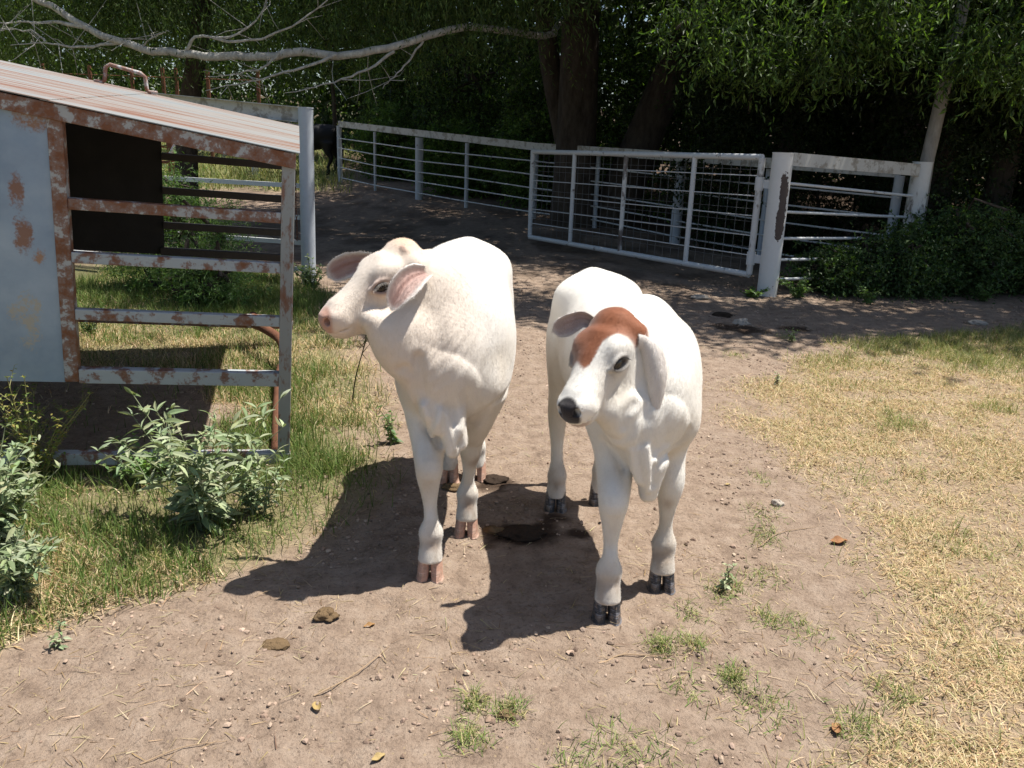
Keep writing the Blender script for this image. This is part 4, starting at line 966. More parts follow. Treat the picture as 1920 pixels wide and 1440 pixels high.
    W = [(-6.83, 22.1), (-9.13, 26.6), (-10.82, 29.2), (-15.5, 33.0)]
    for i, (x, y) in enumerate(W):
        z = G(x, y); MB().tube([(x, y, z - .1), (x, y, z + 1.25)], .085, 12).obj('post', M_WHITE, r, smooth=True)
        if i: 
            x0, y0 = W[i - 1]
            for h in (.35, .75, 1.12): MB().tube([(x0, y0, G(x0, y0) + h), (x, y, z + h)], .022, 6).obj('rail', M_WHITE if h > .4 else M_RUST, r, smooth=True)
    r = empty('gate', (-8.6, 19.5, G(0, 19.5)), 'red brown pipe gate with a diagonal white brace beyond the shrub', 'gate')
    for h in (.45, .8, 1.15, 1.5): MB().tube([(-12.0, 20.5, G(0, 20.5) + h), (-7.95, 19.6, G(0, 19.6) + h)], .035, 8).obj('rail', M_RUST, r, smooth=True)
    for x, y in ((-7.95, 19.6), (-12.0, 20.5)): MB().tube([(x, y, G(x, y) - .1), (x, y, G(x, y) + 1.7)], .09, 12).obj('post', M_RUST, r, smooth=True)
    MB().tube([(-7.85, 19.2, G(0, 19.2) + .6), (-6.9, 18.6, G(0, 18.6) + 1.75)], .05, 10).obj('brace', M_BLUEP, r, smooth=True)
    mb = MB(); bar(mb, (-11.5, 20.0, G(0, 20) + 1.80), (-6.6, 18.5, G(0, 18.5) + 1.78), .06, .10); mb.obj('top_rail', M_BLUEP, r)
    # tall rusty pipe posts under the far trees
    r = empty('fence', (-9.5, 24.0, G(0, 24)), 'row of tall rusty pipe posts standing under the far trees above the feeder roof', 'fence')
    for px, py in ((-13.4, 24.6), (-12.0, 24.4), (-10.75, 24.2), (-9.85, 24.1), (-9.45, 24.0), (-8.55, 23.9), (-7.1, 23.6)):
        z = G(0, py); MB().tube([(px, py, z - .1), (px, py, z + 2.55)], .055, 8).obj('post', M_RUST, r, smooth=True)
    for h in (1.2, 2.3): MB().tube([(-13.4, 24.6, G(0, 24.6) + h), (-7.1, 23.6, G(0, 23.6) + h)], .012, 5).obj('cable', M_RUST, r, smooth=True)
    # thin grey pole rising by the second post
    mb = MB().tube([(4.86, 10.32, -.1), (4.85, 10.32, 1.5), (4.93, 10.33, 2.6), (5.05, 10.36, 4.4)], [.085, .078, .072, .06], 16)
    props(mb.obj('pole', M_WOODPOLE, None, smooth=True, origin=(4.86, 10.32, 0)), 'thin grey leaning pole rising into the leaves behind the right post', 'pole')
def peel_mat():
    t = NT('white_post_big_peel'); n = t.noise(5, 6, .65, t.mapv((1, 1, .4))); n2 = t.noise(30, 5, .6)
    sx = t.n('ShaderNodeSeparateXYZ'); t.t.links.new(t.tc.outputs['Object'], sx.inputs[0])
    dx = t.math('DIVIDE', t.math('SUBTRACT', sx.outputs[0], .030), .050); dz = t.math('DIVIDE', t.math('SUBTRACT', sx.outputs[2], .97), .33); dz = t.math('MULTIPLY', dz, dz)
    r = t.math('ADD', t.math('MULTIPLY', dx, dx), t.math('MULTIPLY', dz, dz)); r = t.math('ADD', r, t.math('MULTIPLY', t.math('SUBTRACT', n2, .5), 2.4)); r = t.math('ADD', r, t.math('MULTIPLY', t.math('SUBTRACT', n, .5), 5.5))
    back = t.math('GREATER_THAN', sx.outputs[1], .03); m = t.ramp(t.math('ADD', r, t.math('MULTIPLY', back, 9)), [(0, (1, 1, 1)), (.86, (1, 1, 1)), (.92, (0, 0, 0))])
    m2 = t.ramp(t.math('ADD', t.math('MULTIPLY', n, .6), t.math('MULTIPLY', n2, .4)), [(.62, (0, 0, 0)), (.65, (1, 1, 1))])
    c = t.mix(t.math('MULTIPLY', n2, .3), (.70, .70, .68), (.50, .47, .43)); dk = t.mix(n2, (.045, .032, .03), (.085, .060, .052))
    c = t.mix(m2, c, dk); c = t.mix(m, c, dk); t.col(c).rough(.6); t.bump(t.math('SUBTRACT', n2, m), .4, .003); return t.m

# ------------------------------------------------------------------ trees and shrubs
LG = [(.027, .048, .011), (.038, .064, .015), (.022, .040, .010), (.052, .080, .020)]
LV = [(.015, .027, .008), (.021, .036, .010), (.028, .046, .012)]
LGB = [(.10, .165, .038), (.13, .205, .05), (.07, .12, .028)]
def crown_leaves(r, vols, nclump, twigs, lv, L, Wd, droop, cols, spread=.5, shell=.55, holes=.5, seed=0, keep=None):
    """leaves on drooping twigs grouped in clumps inside ellipsoids (cx,cy,cz,rx,ry,rz)"""
    vols = np.array(vols, float); w = (vols[:, 3] * vols[:, 4] * vols[:, 5])**.66; w /= w.sum(); Cn = []
    while len(Cn) < nclump:
        v = vols[r.choice(len(vols), p=w)]; d = r.normal(size=3); d /= np.linalg.norm(d); q = v[:3] + d * v[3:] * r.uniform(shell, 1)**.6
        if fbm(q[None] * .9 + seed, 70 + seed)[0] < holes * r.uniform(.6, 1.1): continue
        if keep is not None and not keep(q): continue
        Cn.append(q)
    Cn = np.array(Cn); ctone = r.uniform(.65, 1.35, len(Cn))
    n = len(Cn) * twigs; ci = np.repeat(np.arange(len(Cn)), twigs)
    d = r.normal(size=(n, 3)); d[:, 2] = d[:, 2] * .5 - droop; d /= np.linalg.norm(d, axis=1)[:, None]
    st = Cn[ci] + r.normal(size=(n, 3)) * spread * .35; ln = r.uniform(.5, 1.1, n) * spread
    t = (np.arange(lv) + .5) / lv; m = n * lv; ti = np.repeat(np.arange(n), lv); tt = np.tile(t, n) + r.uniform(-.05, .05, m)
    P = st[ti] + d[ti] * (ln[ti] * tt)[:, None] + np.stack([0 * tt, 0 * tt, -.35 * ln[ti] * tt**2 * droop], 1)
    D = d[ti] * .55 + r.normal(size=(m, 3)) * .55; D[:, 2] -= droop * .6
    col = pick(r, m, cols, .18) * ctone[ci[ti]][:, None]
    return leafq(P, D, L * r.uniform(.6, 1.25, m), Wd * r.uniform(.7, 1.2, m), r, col), (st, d, ln, Cn)
def limbs(mb, a, targets, r0, rng, wob=.25, r1=.02, nseg=6):
    for tg in targets:
        a_ = np.array(a, float); b = np.array(tg, float); pts = []
        for i in range(nseg + 1):
            f = i / nseg; p = a_ * (1 - f) + b * f; p = p + np.array([0, 0, .18 * np.linalg.norm(b - a_) * math.sin(f * math.pi) * .5]) + rng.normal(size=3) * wob * math.sin(f * math.pi) * .5; pts.append(p)
        mb.tube(pts, [r0 * (1 - f) + r1 * f for f in np.linspace(0, 1, nseg + 1)], 8)
def tree(name, base, label, cat, r, trunks, vols, nclump, twigs, lv, L, W, droop, cols, spread=.5, holes=.5, seed=0, shell=.5, group=None, bark=None, keep=None, nlimb=8, lr=.07):
    root = empty(name, tuple(base), label, cat, group)
    (V, F, col), (st, d, ln, Cn) = crown_leaves(r, vols, nclump, twigs, lv, L, W, droop, cols, spread, shell, holes, seed, keep)
    mk('crown', V, F, M_LEAF, root, col=col, smooth=False)
    mb = MB()
    for pts, rad in trunks: mb.tube(catmull(pts, len(pts) * 3), list(np.interp(np.linspace(0, 1, len(pts) * 3), np.linspace(0, 1, len(rad)), rad)), 14)
    top = trunks[0][0][-1]
    idx = r.choice(len(Cn), min(nlimb, len(Cn)), replace=False); limbs(mb, top, [Cn[i] for i in idx], lr, r, .3)
    mb.obj('trunk', bark or M_BARK, root, smooth=True)
    return root
def build_trees():
    r = rngs(7); z0 = lambda y: float(gz(y))
    # great tree behind the gate: three leaning stems, a pale limb reaching left
    T = [([(1.05, 15.4, 0), (.98, 15.3, 1.4), (.95, 15.2, 2.8), (.9, 15.1, 4.4), (.8, 15, 6)], [.50, .36, .33, .30, .2]),
         ([(1.25, 15.5, 0), (.80, 15.6, 1.6), (.45, 15.7, 3.0), (.1, 15.8, 5)], [.3, .20, .19, .12]),
         ([(1.6, 15.4, 0), (2.1, 15.3, 1.5), (2.55, 15.2, 2.8), (3.3, 15.1, 4.6)], [.42, .33, .30, .18])]
    big = tree('hackberry_tree', (1.2, 15.4, .13), 'great dark many stemmed tree behind the gate, one pale limb reaching left', 'tree', r, T,
         [(1.5, 14.6, 6.4, 4.8, 4.2, 2.4), (-1.5, 13.0, 5.6, 3.8, 3.4, 1.9), (4.6, 12.6, 5.6, 3.2, 3.0, 2.3)], 1500, 10, 8, .105, .030, .7, LV + LG, .75, .40, 1, nlimb=22, lr=.12)
    mb = MB(); L = [(.6, 15, 3.5), (.3, 13.2, 3.05), (-.7, 11.6, 2.92), (-1.6, 11, 2.60), (-2.26, 11, 2.47), (-2.8, 11, 2.50), (-3.25, 11, 2.43), (-3.72, 11, 2.41), (-4.3, 11, 2.44), (-4.77, 11, 2.47), (-5.4, 11, 2.70), (-5.96, 11, 2.98), (-6.6, 11, 3.2)]
    mb.tube(catmull(L, 48) + rngs(3).normal(size=(48, 3)) * .010, list(np.interp(np.linspace(0, 1, 48), [0, .25, .4, .7, 1], [.05, .045, .050, .048, .034])), 12)
    rr = rngs(5)
    for p, rad in [([(-4.95, 11, 2.53), (-5.5, 10.95, 2.46), (-5.85, 10.9, 2.49), (-6.3, 10.9, 2.44)], .020), ([(-5.4, 11, 2.70), (-5.8, 10.95, 2.72), (-6.5, 10.9, 2.69)], .030), ([(-5.85, 10.9, 2.49), (-6.05, 10.9, 2.62), (-6.5, 10.9, 2.6)], .015),
                   ([(-4.2, 11, 2.45), (-4.0, 10.9, 2.62), (-3.55, 10.9, 2.64), (-3.2, 10.9, 2.9), (-3.1, 10.9, 3.2)], .022), ([(-3.8, 10.9, 2.62), (-3.5, 10.9, 2.58), (-2.9, 10.8, 2.72), (-2.4, 10.8, 3.05), (-2.3, 10.8, 3.3)], .02),
                   ([(-2.3, 10.9, 2.47), (-2.7, 10.8, 2.30), (-3.3, 10.8, 2.12), (-3.9, 10.8, 2.0)], .022), ([(-1.6, 11, 2.55), (-1.95, 10.9, 2.30), (-2.4, 10.8, 2.12), (-2.9, 10.8, 2.0)], .02), ([(-3.0, 10.9, 2.45), (-3.3, 10.9, 2.25), (-3.9, 10.9, 2.16)], .018),
                   ([(-1.2, 11.2, 2.8), (-1.5, 11, 2.35), (-1.75, 10.9, 2.10)], .016), ([(-4.77, 11, 2.47), (-4.5, 10.9, 2.62), (-4.3, 10.8, 2.66)], .012)]:
        mb.tube(catmull(p, 14) + rr.normal(size=(14, 3)) * .008, list(np.linspace(rad, .004, 14)), 7)
        for k in range(7):
            q = catmull(p, 14)[rr.integers(3, 13)]; e = q + rr.normal(size=3) * np.array([.35, .25, .28]); mb.tube([q, (q + e) / 2 + rr.normal(size=3) * .03, e], [.005, .0035, .0015], 5)
    o = mb.obj('limb', M_BARKL, big, smooth=True); o['label'] = 'pale grey crooked limb with bare twigs'
    # drooping feathery foliage at upper left in front of the limb and behind it
    tree('mesquite_tree', (-5.2, 13.2, z0(13.2)), 'feathery drooping mesquite filling the upper left corner above the feeder roof', 'tree', r, [([(-5.2, 13.2, 0), (-5.0, 13.0, 1.6), (-4.6, 12.8, 3.2), (-4.4, 12.6, 5)], [.2, .15, .13, .1])],
         [(-3.6, 11.9, 4.2, 3.6, 1.3, 1.6), (-7.0, 12.2, 4.2, 2.8, 1.4, 1.6), (-.9, 11.8, 4.2, 1.9, 1.2, 1.35)], 1500, 10, 9, .085, .018, 1.0, [(.065, .105, .03), (.10, .15, .042), (.05, .085, .022)], .65, .42, 2, nlimb=14, lr=.06)
    # leafy boughs hanging at upper right, catching the sun
    tree('elm_tree', (5.9, 12.2, 0), 'leafy elm whose sunlit boughs hang into the upper right of the picture', 'tree', r, [([(5.9, 12.2, 0), (5.8, 12.0, 2), (5.6, 11.7, 3.6), (5.2, 11.3, 5.2)], [.26, .2, .17, .12])],
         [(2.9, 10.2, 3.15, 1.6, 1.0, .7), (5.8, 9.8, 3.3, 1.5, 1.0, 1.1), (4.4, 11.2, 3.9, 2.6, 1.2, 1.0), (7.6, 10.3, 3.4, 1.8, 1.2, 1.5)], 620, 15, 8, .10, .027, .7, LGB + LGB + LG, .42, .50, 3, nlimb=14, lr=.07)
    # dark vine-hung trees on the right behind the fence
    for i, (x, y, s, lab) in enumerate([(6.4, 11.6, 1.0, 'dark vine covered tree rising behind the right post'), (4.0, 13.2, 1.0, 'dark tree directly behind the short white fence section'), (8.8, 12.2, 1.1, 'dark leafy tree at the right edge of the picture')]):
        tree('vine_covered_tree', (x, y, z0(y)), lab, 'tree', r, [([(x, y, 0), (x + .1, y, 2), (x, y + .1, 4.5)], [.2, .16, .1])],
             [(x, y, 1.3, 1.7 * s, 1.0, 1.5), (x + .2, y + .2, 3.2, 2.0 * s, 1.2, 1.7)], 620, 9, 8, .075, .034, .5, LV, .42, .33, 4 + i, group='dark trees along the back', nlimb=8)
    # undergrowth behind the long fence
    for i, (x, y, h, w, lab) in enumerate([(-2.6, 23.0, 3.2, 1.8, 'leafy tree near the far end of the long fence'), (-1.0, 20.3, 3.0, 1.8, 'leafy tree behind the middle of the long fence'), (.9, 18.0, 3.0, 1.6, 'leafy tree just left of the great dark trunks, behind the long fence'), (3.4, 16.6, 3.0, 2.0, 'leafy tree right of the great dark trunks, behind the open gate'), (-6.0, 27.5, 4.0, 2.6, 'leafy tree beyond the black cow')]):
        lift = 2.2 if i == 4 else 0
        tree('hackberry_sapling', (x, y, z0(y)), lab, 'tree', r, [([(x, y, z0(y)), (x + .1, y, z0(y) + 1.2), (x, y, z0(y) + h * .8)], [.09, .07, .04])],
             [(x, y, z0(y) + h * .36 + lift, w, 1.3, h * .42), (x + .3, y + .4, z0(y) + h * .85 + lift, w * 1.1, 1.4, h * .4)], 420, 8, 7, .085, .040, .35, LGB + LG, .42, .45, 11 + i, group='trees behind the long fence', nlimb=7, lr=.04)
    # far wood that reads as one mass
    parts = []
    for (x0, x1, ya, yb, zlo, zhi, n, L, cc) in [(-3.8, 16, 22.5, 27, 0, 9, 42000, .30, LG), (-48, -6, 34, 42, 1.0, 11, 52000, .34, [(.05, .085, .02), (.08, .12, .03)]), (-8, 34, 32, 38, 0, 15, 42000, .55, LG), (-70, -8, 48, 56, 0, 17, 42000, .6, LG), (10, 30, 14, 22, 0, 10, 26000, .34, LG), (-11.5, -4.0, 26, 29, 3.6, 8, 14000, .2, LG)]:
        x = r.uniform(x0, x1, n); y = r.uniform(ya, yb, n); u = r.uniform(0, 1, n)
        top = zlo + (zhi - zlo) * (.65 + .35 * fbm(np.stack([x * .35, y * .35, 0 * x], 1), 81)); z = z0(ya) + zlo + (top - zlo) * u
        Q = np.stack([x, y, z], 1); k = fbm(Q * .8, 82) > .40; Q = Q[k]; m = len(Q); tone = (.55 + .9 * fbm(Q * .7, 83))[:, None]
        D = r.normal(size=(m, 3)); D[:, 2] -= .5
        parts.append(leafq(Q, D, L * r.uniform(.6, 1.2, m), L * .42 * r.uniform(.7, 1.2, m), r, pick(r, m, cc, .2) * tone))
    stuffobj('far_wood', parts, M_LEAF, 'dense dark green wood closing the view behind the pens', 'woods')
    # unseen high canopy, its clumps added to shade the lane and back trees
    root = empty('unseen_shade_tree', (7.5, 17.5, z0(17.5)), 'tall unseen tree, its high canopy added to shade the lane behind the calves', 'tree')
    (V, F, col), _ = crown_leaves(r, [(2.2, 8.5, 7.4, 3.6, 1.0, 1.0), (6.2, 8.4, 7.4, 3.2, 1.0, 1.0), (5.5, 12.8, 8.4, 3.0, 1.2, 1.2), (1.0, 12.5, 8.2, 2.2, 1.4, 1.1), (5, 15, 9, 5, 3.5, 2), (9, 17, 9.5, 4, 4, 2), (3, 20, 9, 5, 3, 2), (6.5, 18, 8.5, 3, 3, 1.5), (0, 22.5, 8.5, 5, 3, 1.2), (-.2, 16.8, 8, 3, 3.5, 1.2), (-2.2, 14.6, 8, 2.4, 1.8, 1), (7.5, 21.5, 8.5, 4, 3, 1.5), (8.5, 14.5, 8.5, 3, 2.5, 1.3), (9.5, 9.6, 8.0, 2.6, 1.6, 1.3)], 4300, 9, 6, .19, .08, .5, LG, .9, .0, .36, 21)
    mk('crown', V, F, M_LEAF, root, col=col, smooth=False)
    mb = MB(); mb.tube([(7.5, 17.5, 0), (7.4, 17.3, 4), (7, 16.5, 8)], [.5, .38, .25], 14); limbs(mb, (7, 16.5, 7.5), [(3.2, 11.5, 8), (-.5, 12.5, 8.3), (6.4, 11, 8), (0, 17, 9), (9.5, 12, 8)], .18, r, .5); mb.obj('trunk', M_BARK, root, smooth=True)
# ------------------------------------------------------------------ weeds and shrubs
SIL = [(.23, .28, .16), (.29, .335, .20), (.18, .225, .115), (.34, .375, .24)]
def weed(name, base, label, cat, r, h, rad, stems, nodes, L, W, cols, stemc, group=None, per=2, lean=.5, mat=None, tipbunch=4, lo=.2, mf=1.0, wdroop=.25):
    x, y = base; z = float(gh(x, y)[0]); root = empty(name, (x, y, z), label, cat, group)
    mb = MB(); P = []; D = []; Ls = []
    for s in range(stems):
        az = r.uniform(0, 2 * np.pi); hh = h * r.uniform(.55, 1.0); rr_ = rad * r.uniform(.25, 1.0); b = np.array([x, y, z]) + np.array([math.cos(az), math.sin(az), 0]) * .02
        e = np.array([x + math.cos(az) * rr_, y + math.sin(az) * rr_, z + hh]); m = (b + e) / 2 + np.array([-math.cos(az), -math.sin(az), 0]) * rr_ * .22 + r.normal(size=3) * .01
        Q = catmull([b, m, e], 14); mb.tube(Q, list(np.linspace(.0038 * mf, .0014, 14)), 5)
        for k in range(nodes):
            t = lo + (1 - lo) * (k + r.uniform(-.2, .4)) / nodes; q = Q[int(np.clip(t * 13, 0, 13))]
            for j in range(per):
                a = k * 2.4 + j * 2 * np.pi / per + r.uniform(-.4, .4); el = r.uniform(.0, .9) - wdroop
                P.append(q); D.append((math.cos(a) * math.cos(el), math.sin(a) * math.cos(el), math.sin(el))); Ls.append(L * r.uniform(.55, 1.1) * (1.1 - .45 * t))
            if r.uniform() < .5 * (nodes > 5):   # side shoot
                dv = np.array([math.cos(a), math.sin(a), .9]); dv /= np.linalg.norm(dv); e2 = q + dv * h * r.uniform(.10, .22); mb.tube([q, e2], [.0018 * mf, .001], 4)
                for j in range(5): 
                    a2 = r.uniform(0, 6.28); P.append(q + dv * np.linalg.norm(e2 - q) * (.4 + .6 * j / 4)); D.append((math.cos(a2), math.sin(a2), r.uniform(-.3, .8))); Ls.append(L * r.uniform(.4, .8))
        for j in range(tipbunch): a = r.uniform(0, 6.28); P.append(Q[-1]); D.append((math.cos(a), math.sin(a), r.uniform(.3, 1.4))); Ls.append(L * r.uniform(.3, .6))
    P = np.array(P); D = np.array(D); Ls = np.array(Ls); n = len(P); Dn = D / np.linalg.norm(D, axis=1)[:, None]
    nr = np.tile([0, 0, 1.], (n, 1)); V, F, c = leafq2(P, Dn, Ls, Ls * W / L * r.uniform(.8, 1.2, n), r, pick(r, n, cols, .12), nr)
    mk('leaves', V, F, mat or M_SILVER, root, col=c, smooth=False)
    mb.obj('stem', plain('stem_' + name, stemc, .7), root, smooth=True); return root
def leafq2(P, D, L, W, r, col, nrm):
    """longer leaf of four cross rows, arching down, folded on the midrib"""
    n = len(P); N = nrm + r.normal(size=(n, 3)) * .45; N -= (N * D).sum(1)[:, None] * D; N /= np.linalg.norm(N, axis=1)[:, None]; S = np.cross(D, N); rows = []
    for t, w in ((0, .08), (.22, .75), (.45, 1.0), (.72, .66), (1.0, .04)):
        c = P + D * (L * t)[:, None] - N * (L * .22 * t * t)[:, None]; c[:, 2] -= L * .08 * t * t; ww = (W * w * .5)[:, None]
        rows += [c + S * ww + N * ww * .35, c, c - S * ww + N * ww * .35]
    V = np.stack(rows, 1).reshape(-1, 3); b = (np.arange(n) * 15)[:, None]
    F = np.concatenate([np.concatenate([b + 3 * i + j, b + 3 * i + j + 1, b + 3 * i + j + 4, b + 3 * i + j + 3], 1) for i in range(4) for j in (0, 1)])
    return V, F, np.repeat(col, 15, axis=0)
def build_weeds():
    r = rngs(17)
    weed('silverleaf_weed', (-1.20, 3.0), 'bushy silvery green weed with long leaves standing in front of the feeder rails', 'weed', r, .52, .36, 22, 7, .115, .027, SIL, (.22, .25, .14), per=2)
    weed('silverleaf_weed', (-1.85, 2.72), 'tall pale silvery weed cut off by the left edge of the picture', 'weed', r, .46, .30, 26, 8, .085, .022, SIL, (.22, .25, .14))
    weed('silverleaf_weed', (-1.62, 2.42), 'low silvery weed at the left edge nearest the camera', 'weed', r, .26, .2, 16, 7, .075, .022, SIL, (.22, .25, .14))
    weed('silverleaf_weed', (-1.02, 3.12), 'smaller silvery weed in front of the foot of the feeder post', 'weed', r, .26, .16, 9, 7, .065, .018, SIL, (.22, .25, .14))
    YG = [(.17, .22, .06), (.24, .27, .08), (.30, .25, .07), (.12, .18, .05)]
    weed('seeding_weed', (-2.05, 3.35), 'spiky yellowish green weed with small leaves under the blue sheet panel', 'weed', r, .52, .32, 16, 13, .032, .014, YG, (.26, .24, .10), per=3, mat=M_LEAF, tipbunch=6)
    weed('seeding_weed', (-2.45, 3.5), 'yellow green weed by the left edge under the sheet panel', 'weed', r, .42, .35, 16, 12, .036, .016, YG, (.26, .24, .10), per=3, mat=M_LEAF)
    weed('broadleaf_weed', (-1.62, 3.42), 'green small leaved weed between the silvery bush and the spiky one', 'weed', r, .20, .2, 12, 6, .045, .022, [(.16, .25, .09), (.22, .31, .13)], (.2, .22, .1), mat=M_LEAF)
    G2 = [(.09, .15, .05), (.13, .20, .08), (.20, .28, .16)]
    weed('broadleaf_weed', (-.585, 3.98), 'dark green leafy seedling close behind the left calf', 'weed', r, .20, .09, 5, 5, .05, .028, G2, (.12, .12, .06), mat=M_LEAF)
    weed('broadleaf_weed', (.80, 2.665), 'small pale green seedling on the dirt right of the calves', 'weed', r, .10, .05, 3, 4, .035, .018, SIL, (.16, .14, .1))
    weed('broadleaf_weed', (1.78, 5.4), 'tiny grey green seedling at the edge of the dry grass', 'weed', r, .12, .06, 3, 5, .03, .014, SIL, (.16, .14, .1))
    weed('broadleaf_weed', (-1.33, 2.2), 'tiny silvery seedling at the edge of the dirt in the left foreground', 'weed', r, .07, .05, 3, 4, .035, .016, SIL, (.16, .14, .1))
    weed('broadleaf_weed', (2.3, 6.75), 'small weed in the tree shade by the green edge of the grass', 'weed', r, .14, .1, 5, 5, .035, .014, G2, (.14, .14, .07), mat=M_LEAF)
    weed('broadleaf_weed', (-3.2, 6.1), 'dark small weed in the grass seen through the feeder rails', 'weed', r, .22, .15, 8, 6, .04, .02, G2, (.1, .1, .05), mat=M_LEAF)
    # flattened tall dark stem leaning by the left calf
    mb = MB(); z = float(gh(-.92, 4.55)[0]); Q = catmull([(-.93, 4.62, z), (-.90, 4.6, z + .18), (-.845, 4.55, z + .36), (-.80, 4.5, z + .52)], 14); mb.tube(Q, list(np.linspace(.005, .002, 14)), 5)
    for k in range(26):
        q = Q[r.integers(8, 14)]; e = q + r.normal(size=3) * np.array([.035, .03, .05]); mb.tube([q, e], [.003, .001], 4)
    props(mb.obj('weed_stalk', plain('stalk_dark', (.06, .065, .03), .8), None, smooth=True, origin=(-.93, 4.62, z)), 'thin dark seed stalk leaning beneath the left calf\'s chin', 'weed')
    # creepers low at the fence foot
    for i, (x, y, h, rad, st, lab) in enumerate([(2.55, 8.92, .10, .22, 14, 'low creeping plant left of the foot of the peeled post'), (3.05, 8.95, .22, .25, 18, 'low leafy weed just right of the foot of the peeled post'), (3.75, 8.75, .20, .14, 9, 'bright green seedling in front of the fence bushes'), (5.9, 9.1, .25, .2, 12, 'yellowing weed at the edge of the shade on the far right'), (5.2, 9.2, .22, .2, 10, 'small green weed under the vine covered trees'), (-2.05, 8.3, .35, .3, 20, 'pale leafed weed at the foot of the blue white post')]):
        weed('leafy_weed', (x, y), lab, 'weed', r, h, rad, st, 6, .055, .028, [(.10, .17, .05), (.14, .22, .07)] if i < 5 else [(.25, .30, .18), (.16, .22, .10)], (.1, .12, .05), mat=M_LEAF, mf=1.5)
    # shrubs
    FE = [(.085, .15, .045), (.12, .20, .06), (.16, .25, .09)]
    for x, y, w, h, n, lab in [(-3.25, 8.0, .62, 1.15, 330, 'feathery green mesquite shrub growing behind the feeder'), (-2.75, 7.4, .34, .42, 120, 'low feathery green sprout between the feeder and the blue white post')]:
        z = float(gh(x, y)[0])
        tree('mesquite_shrub', (x, y, z), lab, 'shrub', r, [([(x, y, z), (x + .03, y, z + h * .3), (x - .05, y, z + h * .6)], [.03, .02, .015])],
             [(x, y, z + h * .42, w, w * .8, h * .42), (x - .35 * w, y, z + h * .75, w * .6, w * .6, h * .3)], n, 6, 11, .045, .009, .15, FE, .26, .35, 31, nlimb=14, lr=.012, keep=None)
    for i, (x, y, w, h, n, lab) in enumerate([(3.55, 9.4, .36, .48, 130, 'dark leafy bush pushing through the rods right of the peeled post'), (4.25, 9.45, .55, .75, 230, 'larger dark leafy bush in front of the right post'), (5.1, 9.75, .7, 1.1, 360, 'dark green bush right of the right post'), (6.35, 9.95, .8, 1.0, 380, 'dark green bush near the right edge below the trees'), (7.6, 10.1, .8, 1.2, 340, 'dark green bush cut by the right edge of the picture')]):
        z = float(gh(x, y)[0])
        tree('leafy_bush', (x, y, z), lab, 'bush', r, [([(x, y, z), (x + .03, y, z + h * .3), (x - .05, y, z + h * .6)], [.03, .02, .015])],
             [(x, y, z + h * .42, w, w * .7, h * .45)], n, 6, 8, .048, .026, .25, [(.038, .07, .02), (.055, .095, .03), (.085, .14, .045)], .26, .33, 41 + i, group='bushes along the right fence', nlimb=10, lr=.012)
    # climber on the back trees between fence and trunk
    for i, (x, y, w, h, n, lab) in enumerate([(-1.3, 19.4, 1.0, 1.5, 260, 'sunflecked bush behind the left half of the long fence'), (.5, 17.7, .9, 1.9, 300, 'bright sunflecked bush left of the gate, behind the long fence'), (-3.3, 22.0, .8, 1.8, 200, 'sunflecked bush at the far end of the long fence')]):
        z = float(gz(y))
        tree('leafy_bush', (x, y, z), lab, 'bush', r, [([(x, y, z), (x + .03, y, z + h * .3), (x - .05, y, z + h * .6)], [.04, .03, .02])],
             [(x, y, z + h * .5, w, w * .7, h * .5)], n, 7, 8, .085, .038, .3, LGB, .4, .38, 51 + i, group='bushes behind the long fence', nlimb=8, lr=.015)
